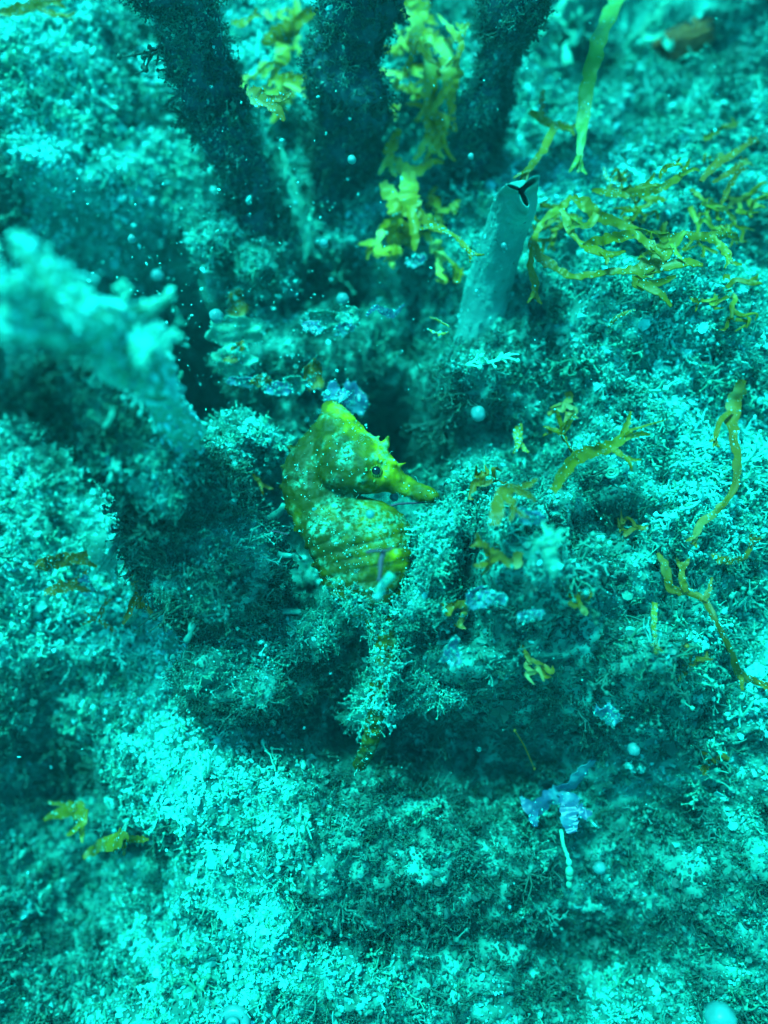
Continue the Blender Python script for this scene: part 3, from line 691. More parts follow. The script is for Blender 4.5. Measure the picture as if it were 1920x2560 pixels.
def frond(label, branches, mat, zf, off=0.06, cat='seaweed', name='seaweed_frond', group=FR, arch=0.05, sc=1.0, absolute=None, fleck=True, fork=True):
    """branches: lists of (x, y, width[, lift]) in a zoom's pixels; every branch of the plant in one blade mesh"""
    parts = []; base = None
    s = {Z1: 2.765, Z2: 1.728, Z3: 1.728, Z4: 2.074, Z5: 1.803, Z6: 1.728, Z7: 1.728, Z8: 2.37, G: 0.864}[zf]
    for bi, br in enumerate(branches):
        c = []; wd_ = []
        for i, q in enumerate(br):
            px, py = zf(q[0], q[1]); lift = q[3] if len(q) > 3 else 0
            if absolute is not None: p = at(px, py, absolute + lift)
            else: p = onS(px, py, off + 0.05 + lift + 0.006 * bi, False)
            c.append(p); wd_.append(q[2] / s * upx(p[2]) * sc * 1.1)
        # smooth the depth along the blade so it arches freely
        c = np.array(c)
        face = unit(np.array([random.uniform(-.5, .5), random.uniform(-.6, .3), 1]))
        parts.append(ribbon(c, wd_, face, cup=random.uniform(-.15, .15), ruff=0.22, th=0.002, seed=random.uniform(0, 90)))
        if base is None: base = c[0]
        if fork and len(c) > 2 and wd_[-2] > 0.012:                    # the tip forks into two short lobes
            d = unit(c[-1] - c[-2]); sd_ = unit(np.cross(d, [0, 0, 1])); L = wd_[-2] * random.uniform(1.2, 2.0); p0 = c[-2] * 0.35 + c[-1] * 0.65
            for sg in (-1, 1):
                q = p0 + (d + sg * sd_ * random.uniform(.5, .8)) * L; parts.append(ribbon([p0 - d * L * .4, p0 * .5 + q * .5 + np.array([0, 0, .008 * sg]), q], [wd_[-2] * .5, wd_[-2] * .5, wd_[-2] * .2], face, seed=random.uniform(0, 90)))
    v, f = join(parts)
    o = put(name, v, f, mat, None, base); tag(o, label, cat, group)
    if fleck and len(v) > 0:
        p, nn = sample_mesh(v, f, min(260, 60 + len(v) // 3)); k = nn[:, 2] > 0
        p, nn = p[k], nn[k]
        P0 = np.array(o.location)
        scatter('silt_specks', 'grain', p, nn + rng.normal(0, .4, nn.shape), 0.0016 * np.exp(rng.normal(0, 0.5, len(p))), 0.65 + rng.normal(0, .25, len(p)), o)
    return o
# upper right fan above the slope
frond('long pale strap of weed hanging down from the top edge beside the fan of fronds', [[(1040, -150, 84, .30), (1000, 0, 84, .26), (935, 150, 76, .2), (893, 300, 66, .14), (865, 450, 56, .09), (850, 600, 40, .05), (836, 745, 10, 0)]], M['lime'], Z3, 0.10)
frond('olive V-shaped frond above the worm tube mouth', [[(630, 480, 22), (690, 520, 34), (745, 542, 36), (805, 555, 26)], [(745, 545, 34), (695, 635, 34), (640, 710, 28), (592, 775, 14)], [(690, 385, 10), (684, 430, 24), (682, 515, 18)]], M['olive'], Z3, 0.14)
frond('small dark curved sprig left of the forked olive blade', [[(950, 720, 8), (962, 765, 14), (1020, 805, 8)]], M['brown'], Z3, 0.07)
frond('olive forked blade highest in the fan on the right bank', [[(900, 822, 14), (960, 830, 36), (1040, 838, 40), (1100, 815, 32), (1150, 795, 14)], [(1060, 835, 30), (1140, 825, 36), (1210, 805, 36), (1270, 765, 34), (1312, 730, 12)], [(1190, 770, 10), (1215, 725, 24), (1270, 705, 10)]], M['olive'], Z3, 0.12)
frond('long looping olive frond with a broad pale end, lowest in the fan', [[(810, 845, 16), (765, 895, 44), (705, 940, 30), (662, 1000, 24), (645, 1060, 34), (690, 1120, 44), (760, 1172, 36), (820, 1195, 30), (910, 1188, 36), (1000, 1172, 34), (1080, 1172, 56), (1150, 1160, 100), (1205, 1135, 40)], [(1090, 1190, 40), (1105, 1225, 60), (1160, 1235, 20)], [(645, 1060, 26), (632, 1150, 24), (652, 1225, 34), (652, 1290, 14)]], M['olive'], Z3, 0.10)
frond('olive straps crossing in the middle of the fan', [[(815, 850, 24), (865, 885, 60), (930, 930, 52), (1010, 962, 40), (1090, 990, 34), (1185, 1022, 16)], [(770, 900, 20), (800, 985, 34), (840, 1040, 22), (900, 1075, 40), (990, 1110, 14)], [(860, 1060, 20), (930, 1040, 40), (1010, 1025, 40), (1085, 1015, 30), (1150, 1060, 44), (1190, 1085, 16)], [(920, 925, 30), (880, 975, 30), (820, 960, 14)]], M['olive'], Z3, 0.13)
frond('pale olive strap reaching to the right of the fan', [[(1190, 1042, 16), (1290, 1014, 28), (1400, 1022, 44), (1525, 1008, 12)], [(1410, 1022, 34), (1470, 1075, 34), (1500, 1135, 12)], [(1235, 1030, 16), (1262, 1090, 20), (1300, 1130, 10)]], M['olive'], Z3, 0.10)
frond('brown forked frond along the far right edge above the fan', [[(1370, 782, 24), (1432, 712, 34), (1530, 650, 28), (1610, 595, 14)], [(1420, 790, 14), (1500, 740, 26), (1570, 690, 14)], [(1455, 880, 20), (1490, 810, 26), (1550, 705, 12)]], M['brown'], Z3, 0.07)
frond('thin olive sprig on the bank below the fan', [[(968, 1412, 8), (1015, 1365, 18), (1085, 1338, 8)]], M['olive'], Z3, 0.05)
frond('olive narrow frond curling beside the worm tube', [[(150, 990, 16), (225, 978, 28), (290, 1010, 26), (345, 1060, 26), (385, 1105, 12)]], M['olive'], Z3, 0.25)
# yellow weed between the stems
frond('yellow weed fork between the upright and leaning stems, highest', [[(230, 60, 14), (285, 115, 26), (330, 165, 28), (345, 105, 12)], [(325, 155, 20), (332, 205, 18), (300, 290, 14)]], M['yellow'], Z3, 0.18, sc=1.4)
frond('yellow blade against the upright stem at the top edge', [[(120, -20, 40), (150, 60, 70), (130, 150, 50), (150, 230, 30)]], M['yellow'], Z3, 0.18)
frond('long yellow weed strand hanging between the upright and leaning stems', [[(250, 170, 50), (285, 270, 60), (290, 350, 50), (270, 430, 20)]], M['yellow'], Z3, 0.12, sc=1.5)
frond('narrow yellow strand reaching down beside the upright stem', [[(185, 190, 20), (200, 330, 40), (195, 480, 40), (205, 660, 22)], [(198, 470, 30), (245, 540, 30), (240, 640, 16)]], M['yellow'], Z3, 0.12, sc=1.5)
frond('broad yellow weed clump low between the upright and leaning stems', [[(30, 680, 40), (85, 735, 60), (150, 735, 50), (215, 690, 20)], [(110, 740, 60), (105, 830, 80), (120, 900, 80), (150, 950, 30)], [(-10, 790, 40), (40, 860, 80), (60, 940, 60), (20, 990, 30)], [(60, 560, 30), (30, 640, 50), (20, 720, 30)]], M['yellow'], Z3, 0.10)
frond('yellow ragged weed blade between the left and upright stems', [[(1130, 185, 20), (1200, 155, 60), (1265, 120, 60), (1300, 70, 20)], [(1215, 185, 50), (1215, 260, 44), (1172, 305, 14)]], M['yellow'], Z2, 0.16, sc=1.3)
frond('short yellow blade below the ragged yellow one between the stems', [[(1190, 345, 30), (1245, 355, 66), (1310, 362, 20)]], M['yellow'], Z2, 0.2, sc=1.3)
frond('small yellow sprig high beside the left stem', [[(1000, 95, 14), (1050, 100, 34), (1100, 65, 10)]], M['yellow'], Z2, 0.2)
frond('green weed draped between the left and upright stems', [[(1240, 740, 30), (1280, 860, 50), (1310, 980, 50), (1345, 1100, 30)], [(1215, 640, 16), (1230, 700, 30), (1245, 760, 20)]], M['paleweed'], Z2, 0.18)
frond('green blade lying across the left stem', [[(1080, 380, 40), (1120, 430, 80), (1170, 440, 20)]], M['brown'], Z2, 0, absolute=0.42)
frond('pale yellow-green weed lying across the bright bank, top left corner', [[(0, 60, 30), (80, 40, 50), (160, 20, 40), (260, 10, 20)], [(160, 30, 24), (230, 60, 30), (300, 70, 14)]], M['olive'], Z2, 0.06)
# right bank
frond('large olive Y-shaped frond standing on the right bank', [[(688, 590, 34), (735, 515, 52), (795, 440, 60), (880, 405, 50), (960, 380, 48), (1045, 318, 14)], [(795, 440, 44), (755, 385, 38), (732, 335, 44), (742, 285, 12)], [(735, 340, 28), (700, 318, 26), (668, 318, 8)], [(950, 385, 30), (985, 420, 26), (1040, 455, 12)], [(1035, 318, 14), (1110, 295, 8), (1205, 268, 5)]], M['olive'], Z5, 0.12)
frond('narrow olive blade left of the large Y-shaped frond', [[(545, 285, 12), (532, 335, 40), (540, 395, 14)]], M['olive'], Z5, 0.08)
frond('brown folded frond in the weed right of the seahorse snout', [[(425, 745, 56), (435, 680, 56), (455, 600, 40), (500, 580, 44), (560, 585, 14)], [(470, 590, 30), (500, 640, 40), (520, 690, 14)]], M['brown'], Z5, 0.13)
frond('teal weed blade hanging below the brown folded frond', [[(690, 985, 12), (688, 920, 56), (672, 850, 50), (685, 770, 24)], [(600, 870, 12), (630, 830, 40), (672, 800, 24)]], M['paleweed'], Z5, 0.12)
frond('pale furred weed stalk rising at the far right', [[(1545, 90, 60), (1510, 200, 80), (1500, 330, 60), (1525, 470, 54), (1500, 590, 40), (1430, 680, 40), (1360, 735, 40), (1315, 830, 20)], [(1490, 230, 30), (1440, 285, 34), (1412, 395, 12)]], M['brown'], Z5, 0.05, sc=0.75)
frond('olive cross-shaped frond trailing a long strand down the right edge', [[(1160, 870, 16), (1195, 930, 44), (1215, 1030, 44), (1290, 1045, 44), (1370, 1085, 36), (1430, 1190, 28), (1490, 1310, 30), (1535, 1420, 44), (1600, 1450, 34), (1670, 1475, 20)], [(1290, 1045, 34), (1270, 980, 40), (1275, 910, 14)], [(1370, 1085, 28), (1395, 1030, 26), (1405, 980, 10)], [(1535, 1420, 30), (1545, 1490, 12)]], M['brown'], Z5, 0.06, sc=0.75)
frond('thin olive strand hanging straight down on the right bank', [[(1148, 1095, 20), (1146, 1200, 22), (1155, 1325, 14)]], M['olive'], Z5, 0.08)
frond('dull forked frond near the right edge', [[(1405, 875, 16), (1440, 898, 44), (1500, 905, 44), (1555, 885, 36), (1605, 790, 14)]], M['brown'], Z5, 0.06, sc=0.7)
# left side
frond('olive frond lying on the sand under the blurred bush', [[(180, 1070, 40), (270, 1050, 70), (350, 1035, 60), (430, 1025, 30)]], M['brown'], Z4, 0.07)
frond('second olive frond lying on the sand, beside the small blue weed', [[(230, 1210, 30), (310, 1180, 60), (400, 1165, 40)]], M['brown'], Z4, 0.07)
frond('teal lobed weed blade under the blurred bush', [[(545, 880, 30), (520, 930, 90), (500, 990, 80), (540, 1050, 60), (600, 1075, 20)], [(570, 940, 30), (585, 1000, 40), (570, 1060, 20)]], M['paleweed'], Z4, 0.16)
frond('dark brown blade hanging under the blurred bush', [[(690, 990, 80), (700, 1060, 90), (715, 1150, 60), (720, 1290, 30)]], M['brown'], Z4, 0.14)
frond('brown forked sprig lying on the bright sand', [[(605, 1410, 12), (560, 1380, 24), (510, 1345, 24), (465, 1340, 10)], [(515, 1345, 20), (530, 1290, 22), (560, 1240, 12)]], M['brown'], Z4, 0.05)
frond('olive frond over the dark hole at the lower left', [[(190, 690, 14), (260, 655, 40), (330, 650, 60), (360, 690, 40), (340, 740, 14)], [(210, 615, 10), (270, 625, 16), (330, 640, 10)]], M['olive'], Z6, 0.12)
frond('olive lobed frond below the one over the lower left hole', [[(360, 855, 14), (410, 815, 40), (470, 785, 70), (530, 770, 50), (560, 790, 14)], [(480, 790, 40), (500, 830, 20)]], M['olive'], Z6, 0.12)
frond('small brown loose leaf drifting over the pale shoulder', [[(1310, 590, 10), (1340, 625, 26), (1368, 660, 8)]], M['brown'], Z4, 0.14, name='loose_leaf', fleck=False)
frond('yellow tufted sprig low on the worm tube side', [[(1365, 340, 10), (1400, 355, 30), (1440, 375, 24), (1475, 395, 10)]], M['yellow'], Z8, 0.25)
frond('lower yellow sprig beside the worm tube foot', [[(1355, 410, 14), (1395, 430, 34), (1440, 440, 14)]], M['yellow'], Z8, 0.25)

ORD = 'first second third fourth fifth sixth seventh eighth ninth tenth eleventh twelfth thirteenth fourteenth fifteenth sixteenth seventeenth eighteenth nineteenth twentieth twenty-first twenty-second twenty-third twenty-fourth twenty-fifth twenty-sixth'.split()
def order_labels(group, axis_):
    m_ = [o for o in COL.objects if o.get('group') == group]
    m_.sort(key=lambda o: (o.location.x if axis_ == 'x' else -o.location.z))
    for i, o in enumerate(m_): o['label'] = o['label'] + ', ' + ORD[i] + (' from the left' if axis_ == 'x' else ' from the top')
# crowds of thin forked fronds
def forked(px, py, off, L, wd0, ang, depth, zf_mat, label, group, absolute=None):
    parts = []; p0 = at(px, py, absolute) if absolute is not None else onS(px, py, off, False)
    def grow(p, a, L, w_, dep, lift):
        d = np.array([math.cos(a), math.sin(a), lift]); q = p + d * L; mid = (p + q) / 2 + rng.normal(0, 0.012, 3)
        face = unit(np.array([rng.normal(0, .4), rng.normal(0, .4), 1]))
        parts.append(ribbon([p, mid, q], [w_, w_ * 1.05, w_ * (0.9 if dep else 0.25)], face, cup=rng.uniform(-.4, .4), ruff=0.18, th=0.002, n=12, seed=rng.uniform(0, 90)))
        if dep:
            for sg in (-1, 1): grow(q - d * L * 0.08, a + sg * rng.uniform(0.3, 0.7), L * rng.uniform(0.6, 0.95), w_ * 0.82, dep - 1, lift + rng.normal(0.0, 0.25))
    grow(p0, math.radians(ang), L, wd0, depth, 0.25)
    v, f = join(parts); o = put('seaweed_frond', v, f, zf_mat, None, p0); tag(o, label, 'seaweed', group)
for _ in range(16):
    forked(rng.uniform(1340, 1880), rng.uniform(330, 760), 0.03, rng.uniform(0.035, 0.07), rng.uniform(0.010, 0.018), rng.uniform(0, 360), int(rng.integers(1, 4)), M['olive'], 'thin forked olive frond on the upper right bank', 'thin olive fronds on the upper right bank')
for _ in range(26):
    forked(rng.normal(1035, 50), rng.uniform(0, 640), 0.05, rng.uniform(0.04, 0.07), rng.uniform(0.016, 0.032), rng.uniform(200, 340), int(rng.integers(1, 3)), M['yellow'], 'small yellow frond between the upright and leaning stems', 'yellow thicket between the stems')
for _ in range(7):
    forked(rng.normal(700, 35), rng.uniform(0, 330), 0.05, rng.uniform(0.04, 0.06), rng.uniform(0.014, 0.03), rng.uniform(200, 340), int(rng.integers(1, 3)), M['yellow'], 'small yellow frond between the left and upright stems', 'yellow thicket left of the upright stem')
for x, y, a_ in ((1330, 120, 70), (1390, 40, 60), (1420, 160, 80), (1560, 120, 30), (1620, 60, 60)):
    forked(x, y, 0.08, 0.07, 0.026, a_, 2, M['paleweed'], 'blurred pale green frond right of the leaning stem', 'pale green fronds at the top edge')
for x, y in ((1240, 1300), (1180, 1250), (1300, 1620), (1200, 1480), (1480, 1480), (1620, 1320), (1420, 980), (1560, 1820), (1300, 1380), (1150, 1360), (1700, 1700), (1820, 1900)):
    forked(x, y, 0.02, rng.uniform(0.03, 0.055), rng.uniform(0.012, 0.022), rng.uniform(0, 360), 2, M['brown'], 'small ragged frond in the right bank turf', 'small ragged fronds in the right bank turf')

order_labels('thin olive fronds on the upper right bank', 'x'); order_labels('yellow thicket between the stems', 'z'); order_labels('yellow thicket left of the upright stem', 'z')
order_labels('pale green fronds at the top edge', 'x'); order_labels('small ragged fronds in the right bank turf', 'x')

# leaves: lobed sheets
def leaf(label, zf, x, y, rx, ry, mat, off=0.1, turn=0.0, lobes=3, cup=0.3, cat='seaweed', group='leafy weed patches', name='leafy_weed', tiltv=(0, -0.4, 1), absolute=None, star=0.0, beads=0):
    s = {Z1: 2.765, Z2: 1.728, Z3: 1.728, Z4: 2.074, Z5: 1.803, Z6: 1.728, Z7: 1.728, Z8: 2.37}[zf]
    px, py = zf(x, y); p = at(px, py, absolute + 0.05 + rng.uniform(-.02, .03)) if absolute is not None else onS(px, py, off + 0.03, False); k = upx(p[2]) / s * 1.15
    seg, rings = 40, 7; sd_ = random.uniform(0, 99); v = [np.zeros(3)]; f = []
    for r in range(1, rings + 1):
        q = r / rings
        for i in range(seg):
            a = 2 * math.pi * i / seg
            e = 1 + (0.09 + star) * math.cos(lobes * a + sd_) + 0.22 * float(vnoise(math.cos(a) * 2.2 + sd_, math.sin(a) * 2.2, 0)) + 0.16 * float(vnoise(math.cos(a) * 5 + sd_, math.sin(a) * 5, 3)) + 0.07 * float(vnoise(math.cos(a) * 12 + sd_, math.sin(a) * 12, 6))
            xx, yy = q * e * rx * math.cos(a), q * e * ry * math.sin(a)
            zz = (cup * q * q + 0.6 * q * float(vnoise(xx / rx * 1.6 + sd_, yy / ry * 1.6, 9)) + 0.06 * q ** 3 * math.sin(a * 5 + sd_)) * min(rx, ry)
            v.append(np.array([xx, yy, zz]))
    for i in range(seg): f.append((0, 1 + i, 1 + (i + 1) % seg))
    for r in range(rings - 1):
        for i in range(seg): f.append((1 + r * seg + i, 1 + (r + 1) * seg + i, 1 + (r + 1) * seg + (i + 1) % seg, 1 + r * seg + (i + 1) % seg))
    v = np.array(v) * k; n0 = len(v)
    v = np.vstack([v, v - np.array([0, 0, 0.004])]); f2 = [tuple(j + n0 for j in q[::-1]) for q in f]
    o0 = 1 + (rings - 1) * seg
    side = [(o0 + i, o0 + n0 + i, o0 + n0 + (i + 1) % seg, o0 + (i + 1) % seg) for i in range(seg)]
    z = unit(np.array(tiltv, float) + rng.normal(0, 0.35, 3)); a = math.radians(turn); x_ = unit(np.cross([0, 1, 0], z)); y_ = np.cross(z, x_)
    X = x_ * math.cos(a) + y_ * math.sin(a); Y = -x_ * math.sin(a) + y_ * math.cos(a)
    v = v @ np.stack([X, Y, z]) + p
    o = put(name, v, f + f2 + side, mat, None, p); tag(o, label, cat, group)
    rim = v[o0:o0 + seg]
    scatter('silt_specks', 'grain', np.vstack([rim, v[rng.integers(0, n0, 120)] + rng.normal(0, 0.004, (120, 3))]), np.tile(z, (seg + 120, 1)) + rng.normal(0, .4, (seg + 120, 3)), 0.0022 * np.exp(rng.normal(0, 0.5, seg + 120)), 0.5 + rng.normal(0, .22, seg + 120), o)
    return o
leaf('bright blue leafy weed in front of the dark hollow, largest of its clump', Z8, 670, 400, 72, 34, M['blue'], 0.26, -20)
leaf('pale silt-covered leafy weed above the bright blue leaf', Z8, 730, 340, 90, 50, M['paleweed'], 0.22, 10)
leaf('green leafy weed behind the pale round bead', Z8, 890, 330, 72, 55, M['paleweed'], 0.22, 0)
leaf('thin pale blue leaf below the green leafy weed', Z8, 860, 405, 62, 36, M['blue'], 0.24, 5)
frond('curled blue-edged ribbon of weed pointing right over the dark hollow', [[(985, 330, 20), (1040, 280, 30), (1085, 305, 40), (1140, 318, 46), (1175, 300, 24), (1210, 262, 12)]], M['blue'], Z8, 0.27, name='leafy_weed', group='leafy weed patches')
leaf('big pale leafy weed hanging left of the leafy lump', Z8, 200, 430, 150, 85, M['paleweed'], 0.0, 15, absolute=0.05)
leaf('pale ragged leaf below the big pale one', Z8, 200, 610, 110, 80, M['paleweed'], 0.0, -10, absolute=0.08)
leaf('brown upright leaf above the big pale leafy weed', Z8, 220, 280, 55, 75, M['brown'], 0.0, 0, absolute=0.0)
leaf('brown folded leaf between the pale leaves', Z8, 200, 560, 80, 40, M['brown'], 0.0, 35, absolute=0.12)
leaf('blue leaf lying lowest beside the pale ragged leaf', Z8, 255, 722, 75, 32, M['blue'], 0.0, -8, absolute=0.13)
leaf('brown leaf tip between two blue leaves', Z8, 370, 715, 60, 34, M['brown'], 0.0, 0, absolute=0.14)
leaf('blue leaf in the row above the seahorse back', Z8, 465, 765, 80, 38, M['blue'], 0.0, 5, absolute=0.14)
leaf('pale silted leaf joining the row above the seahorse back', Z8, 570, 735, 60, 50, M['paleweed'], 0.0, 0, absolute=0.12)
leaf('brown square leaf just above the seahorse crest', Z8, 670, 690, 55, 85, M['brown'], 0.0, 0, lobes=4, absolute=0.10)
leaf('blue leaf touching the seahorse crest', Z8, 805, 805, 75, 62, M['blue'], 0.0, 30, absolute=0.16)
leaf('deep blue leaf behind the seahorse crest', Z8, 905, 835, 72, 85, M['deepblue'], 0.0, 0, absolute=0.08)
leaf('deep blue leaf high on the mound in front of the seahorse', Z5, 350, 1065, 60, 50, M['deepblue'], 0.10, 20)
leaf('blue leaf beside the deep blue one on the mound', Z5, 432, 1072, 42, 30, M['blue'], 0.12, -10)
leaf('dark blue leaf low on the mound in front of the seahorse', Z5, 250, 1150, 36, 48, M['deepblue'], 0.11, 0)
leaf('grey-blue leaf by the brown folded frond', Z5, 590, 705, 80, 30, M['blue'], 0.09, -10)
leaf('blue leaf under the teal blade', Z5, 585, 1150, 50, 26, M['blue'], 0.09, 15)
leaf('small deep blue leaf in the dark gap right of the tail', Z5, 235, 1325, 40, 50, M['deepblue'], 0.10, 0)
leaf('small blue leaf on the mound beside the seahorse belly', Z1, 1590, 1500, 60, 40, M['blue'], 0.14, 0)
leaf('pale blue leaf hanging over the seahorse belly', Z1, 860, 1440, 36, 75, M['bead'], 0, -25, absolute=0.54)
leaf('blue leaf on the slope above the blue lobed weed', Z7, 970, 235, 46, 50, M['blue'], 0.10, 0)
leaf('grey blue weed under the olive frond on the sand', Z4, 450, 1170, 45, 40, M['blue'], 0.09, 0)
leaf('small blue leaf beside the worm tube foot', Z3, 140, 1125, 40, 22, M['deepblue'], 0.20, 20)
# blue lobed weed hanging over the lower right hollow
frond('blue lobed weed with a pale beaded rim hanging over the lower right hollow', [[(905, 430, 30), (840, 500, 60), (770, 565, 84), (700, 605, 76), (640, 640, 70), (590, 590, 20)], [(770, 565, 70), (810, 630, 90), (850, 660, 70), (900, 660, 16)], [(790, 610, 60), (800, 690, 84), (815, 745, 40)], [(650, 640, 40), (650, 690, 40), (655, 720, 14)]], M['deepblue'], Z7, 0.08, sc=0.8, fork=False, name='leafy_weed', group='leafy weed patches')

# ------------------------------------------------------------------ beads, balls, threads, shells
def ball(label, zf, x, y, r, mat=None, off=0.1, name='drifting_bead', absolute=None, cat='bead', group='pale beads on the reef and in the water'):
    s = {Z1: 2.765, Z2: 1.728, Z3: 1.728, Z5: 1.803, Z6: 1.728, Z7: 1.728, Z8: 2.37}[zf]
    px, py = zf(x, y); p = at(px, py, absolute) if absolute is not None else onS(px, py, off, False); k = upx(p[2]) / s * r
    v, f = ICO3; v = v * (1 + 0.13 * fbm(v[:, 0] * 1.5 + x, v[:, 1] * 1.5, v[:, 2] * 1.5, 2))[:, None] * k
    o = put(name, v + p, f, mat or M['bead'], None, p); tag(o, label, cat, group); return o
for a in (('pale bead in front of the upright stem, higher one', Z2, 1520, 690, 21, None, 0, 0.45), ('pale bead in front of the upright stem, lower one', Z2, 1400, 1050, 22, None, 0, 0.4), ('blurred bead drifting in the dark hollow', Z2, 680, 1188, 28, None, 0, 0.75),
          ('large blurred bead at the edge of the big pale leafy weed', Z2, 935, 1365, 34, None, 0, 0.3), ('pale bead on top of the leafy weed above the seahorse', Z2, 1480, 1290, 28, None, 0, 0.22), ('small bead at the top of the dark hollow', Z2, 570, 1032, 20, None, 0, 0.5),
          ('round pale disc of jelly beside the hollow right of the seahorse', Z5, 352, 243, 36, None, 0.07), ('round pale bead on the seahorse chest', Z1, 790, 928, 32, None, 0, 0.52),
          ('tiny pale bead on the front of the worm tube', Z3, 518, 1060, 13, None, 0, 0.40), ('small bead in front of the leaning stem', Z3, 375, 675, 15, None, 0, 0.42),
          ('round bright bead on the dark lower right slope', Z7, 932, 897, 26, None, 0.08), ('blurred bead right of the blue lobed weed', Z7, 1080, 386, 27, None, 0.12), ('big blurred bead in the bottom right corner', Z7, 1452, 1545, 60, None, 0.3), ('small bead beside the seahorse snout', Z1, 955, 810, 32, None, 0, 0.28)):
    ball(*a[:6], off=a[6], absolute=a[7] if len(a) > 7 else None)
def strandobj(label, zf, pts, rad, mat, off=0.1, name='weed_thread', cat='seaweed', absolute=None, beads=(), group='thin threads and twigs'):
    c = [(at(*zf(x, y), absolute) if absolute is not None else onS(*zf(x, y), off, False)) for x, y in pts]
    cc = crom(c, 8 * len(c)); v, f = tube(cc, np.linspace(rad, rad * 0.6, len(cc)), 7, 0.12)
    ps = [(v, f)]
    for t_, rr in beads:
        v2, f2 = ICO2; ps.append((v2 * rr * np.array([1, 1.2, 1]) + cc[int(t_ * (len(cc) - 1))], f2))
    v, f = join(ps); o = put(name, v, f, mat, None, c[0]); tag(o, label, cat, group); return o
strandobj('beaded pale stalk hanging below the blue lobed weed', Z7, [(765, 735), (775, 800), (798, 870), (800, 980)], 0.006, M['paleweed'], 0.15, beads=((0.55, 0.006), (0.7, 0.008), (0.82, 0.011), (0.88, 0.009), (0.97, 0.008)))
strandobj('fine pale thread in the dark hollow right of the tail', Z7, [(565, 305), (605, 370), (650, 470)], 0.0024, M['brown'], 0.12, beads=((0.0, 0.004), (1.0, 0.0035)))
strandobj('plum-coloured twig standing against the seahorse belly', Z1, [(880, 1190), (862, 1260), (858, 1330), (848, 1390)], 0.0065, M['plum'], absolute=0.53)
strandobj('plum-coloured feathery twig lying across the seahorse belly', Z1, [(760, 1190), (830, 1180), (900, 1180), (940, 1160)], 0.004, M['plum'], absolute=0.54)
strandobj('wispy plum filament under the seahorse snout', Z1, [(930, 870), (1000, 855), (1100, 850), (1210, 840)], 0.0035, M['plum'], absolute=0.33)
strandobj('wispy twig left of the seahorse back', Z1, [(90, 1045), (150, 1050), (220, 1070)], 0.0025, M['plum'], absolute=0.35)
strandobj('pale finger of weed hanging over the seahorse belly', Z1, [(940, 1340), (890, 1400), (830, 1470)], 0.012, M['paleweed'], absolute=0.56)
# coiled worm shell
def coil():
    p = onS(*Z5(945, 510), 0.012); th = np.linspace(0, 4.2 * math.pi, 60); r = 0.003 + 0.0012 * th
    c = np.stack([p[0] + r * np.cos(th), p[1] + 0.75 * r * np.sin(th), p[2] + 0.012 - 0.0002 * th + 0.3 * r * np.sin(th)], -1)
    v, f = tube(c, np.linspace(0.0025, 0.005, 60), 8)
    o = put('coiled_worm_shell', v, f, M['paleweed'], None, p); tag(o, 'small white coiled worm shell below the large Y-shaped frond', 'shell')
coil()
def shell_bubble():
    p = onS(*Z6(1022, 1555), 0.0); th = np.linspace(0, 3.4 * math.pi, 50); r = 0.004 + 0.0032 * th
    c = np.stack([p[0] + r * np.cos(th), p[1] + r * np.sin(th) * .8, p[2] + 0.03 - 0.0025 * th], -1)
    v, f = tube(c, np.linspace(0.006, 0.02, 50), 10)
    o = put('snail_shell', v, f, M['bead'], None, p); tag(o, 'small bright snail shell at the bottom edge', 'shell')
shell_bubble()
# sponge disc lower right, rusty sponge upper right
v, f = blob(onS(*Z3(1340, 150), 0.03), (0.13, 0.05, 0.05), 0.3, 12, turn=30)
tag(put('rust_sponge', v, f, M['rust'], None, onS(*Z3(1340, 150), 0)), 'rust brown sponge patch in the upper right', 'sponge')

# ------------------------------------------------------------------ bushy weed close to the lens on the left
def bush(label, stemspts, seed, n_side, bias):
    r0 = np.random.default_rng(seed); parts = []
    base = None; tips = []
    for pts in stemspts:
        c = crom([at(x, y, w) for x, y, w, q in pts], 40); rad = crom(np.array([[q / 2 * upx(w)] for x, y, w, q in pts]), 40)[:, 0]
        if base is None: base = c[0]
        v, f = loft_tube(c, rad, 24, 0.32, len(parts) * 3.1, 9.0, 60); parts.append(('main_stem', v, f))
        for _ in range(n_side):
            k = int(r0.integers(2, 39)); d = unit(r0.normal(0, 1, 3) + (c[min(39, k + 1)] - c[k - 1]) * 8)
            L = r0.uniform(0.05, 0.14) * (0.55 if bias > 0 else 1); q = [c[k]]
            for i in range(4):
                d = unit(d + r0.normal(0, 0.3, 3)); q.append(q[-1] + d * L / 4)
            v, f = tube(crom(q, 9), np.linspace(0.016, 0.009, 9) * r0.uniform(0.7, 1.5), 7, 0.12); parts.append(('branchlet', v, f))
    o = root('bushy_weed', base, label, 'seaweed', 'bushy weed near the lens')
    ms = [(v, f) for n, v, f in parts if n == 'main_stem']
    for v, f in ms: put('stalk', v, f, M['paleweed'], o)
    for n, v, f in parts:
        if n == 'branchlet': put('branchlet', v, f, M['paleweed'], o)
    v, f = join([(v, f) for n, v, f in parts])
    dress(o, v, f, 2600, 60 if bias > 0 else 1600, bias, 0.004, 0.034)
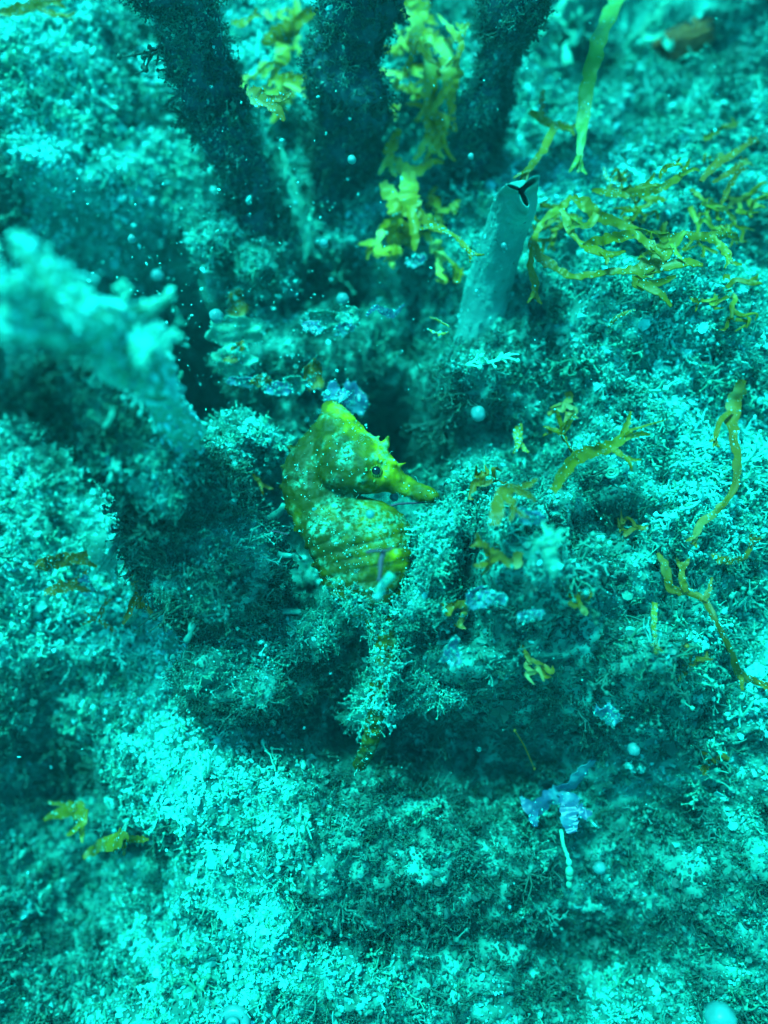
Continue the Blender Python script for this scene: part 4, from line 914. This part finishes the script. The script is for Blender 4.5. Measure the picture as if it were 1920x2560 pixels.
bush('blurred pale bushy weed close to the lens on the left', [
    [(520, 1230, 0.42, 50), (455, 1110, 0.56, 80), (400, 1005, 0.68, 100), (360, 940, 0.78, 110), (300, 880, 0.9, 120), (215, 800, 1.0, 110), (140, 710, 1.05, 100), (75, 640, 1.08, 80), (40, 590, 1.1, 40)],
    [(190, 790, 1.0, 60), (100, 735, 1.06, 60), (20, 705, 1.1, 60), (-80, 690, 1.12, 50)],
    [(230, 850, 0.95, 60), (120, 840, 1.02, 50), (0, 825, 1.05, 50), (-80, 820, 1.05, 40)],
    [(300, 880, 0.9, 50), (345, 868, 0.95, 62), (385, 872, 0.97, 40)],
    [(310, 850, 0.88, 24), (330, 800, 0.92, 34), (345, 765, 0.95, 26)]], 5, 5, 0.30)
def limb():
    pts = [(745, 1800, -0.06, 120), (690, 1690, 0.03, 190), (610, 1540, 0.12, 230), (545, 1380, 0.24, 270), (455, 1225, 0.40, 280), (320, 1105, 0.55, 270), (160, 1005, 0.66, 260), (-30, 920, 0.74, 260), (-250, 840, 0.80, 260)]
    c = [at(x, y, w) for x, y, w, q in pts]; r = [q * 0.42 * upx(w) for x, y, w, q in pts]
    v, f = loft_tube(c, r, 48, 0.30, 3.3, 4.0, 110)
    o = root('overgrown_limb', c[0], 'thick weed-covered limb running from the left edge down to below the seahorse', 'sponge')
    put('limb', v, f, M['seabed'], o)
    r0 = np.random.default_rng(21)
    n_ = 110 * 48
    for _ in range(46):                                         # stubby fingers standing off the limb
        k = int(r0.integers(8 * 48, 100 * 48)); p = v[k]; cc = crom(c, 110)[k // 48]; d = unit(p - cc)
        if d[2] < -0.2: continue
        d = unit(d + np.array([0.5, -0.3, 0.1]) + r0.normal(0, 0.35, 3)); L = r0.uniform(0.04, 0.11); q = [p - d * 0.02]
        for i in range(4): d = unit(d + r0.normal(0, 0.25, 3)); q.append(q[-1] + d * L / 4)
        v2, f2 = tube(crom(q, 9), np.linspace(0.012, 0.007, 9) * r0.uniform(0.7, 1.4), 7, 0.2)
        put('finger', v2, f2, M['seabed'], o)
    dress(o, v, f, 15000, 4600, -0.36, 0.0034, 0.024, 1.0)  # the limb's shadow is put into darker grain and weed tones
limb()

# ------------------------------------------------------------------ specks drifting in the water
n = 1100
px = rng.uniform(0, 1920, n); py = rng.uniform(0, 2560, n)
hol = 700
px[:hol] = rng.normal(520, 260, hol); py[:hol] = rng.normal(780, 260, hol)
w = rng.uniform(0.15, 0.75, n)
P = np.array([at(a, b, c) for a, b, c in zip(px, py, w)])
scatter('suspended_particles', 'grain', P, rng.normal(0, 1, (n, 3)), 0.0022 * np.exp(rng.normal(0, 0.55, n)), 0.85 + rng.normal(0, .15, n), label='pale specks drifting in the water')

# ------------------------------------------------------------------ the water itself
hz = bpy.data.materials.new('sea_water'); hz.use_nodes = True; hn = hz.node_tree
hn.nodes.remove(hn.nodes['Principled BSDF'])
pv = hn.nodes.new('ShaderNodeVolumePrincipled'); pv.inputs['Color'].default_value = (0.12, 0.85, 0.95, 1); pv.inputs['Density'].default_value = 0.009
hn.links.new(pv.outputs[0], hn.nodes['Material Output'].inputs['Volume'])

hv = np.array([(x, y, z) for z in (-2.9, 2.45) for x, y in ((-90, -80), (90, -80), (90, 80), (-90, 80))], float)
hf = [(3, 2, 1, 0), (4, 5, 6, 7), (0, 1, 5, 4), (1, 2, 6, 5), (2, 3, 7, 6), (3, 0, 4, 7)]
haze = bpy.data.objects.new('haze', mesh_from('haze', hv, hf, hz, False)); COL.objects.link(haze)
tag(haze, 'blue-green sea water filling the whole scene', None, None, 'stuff')
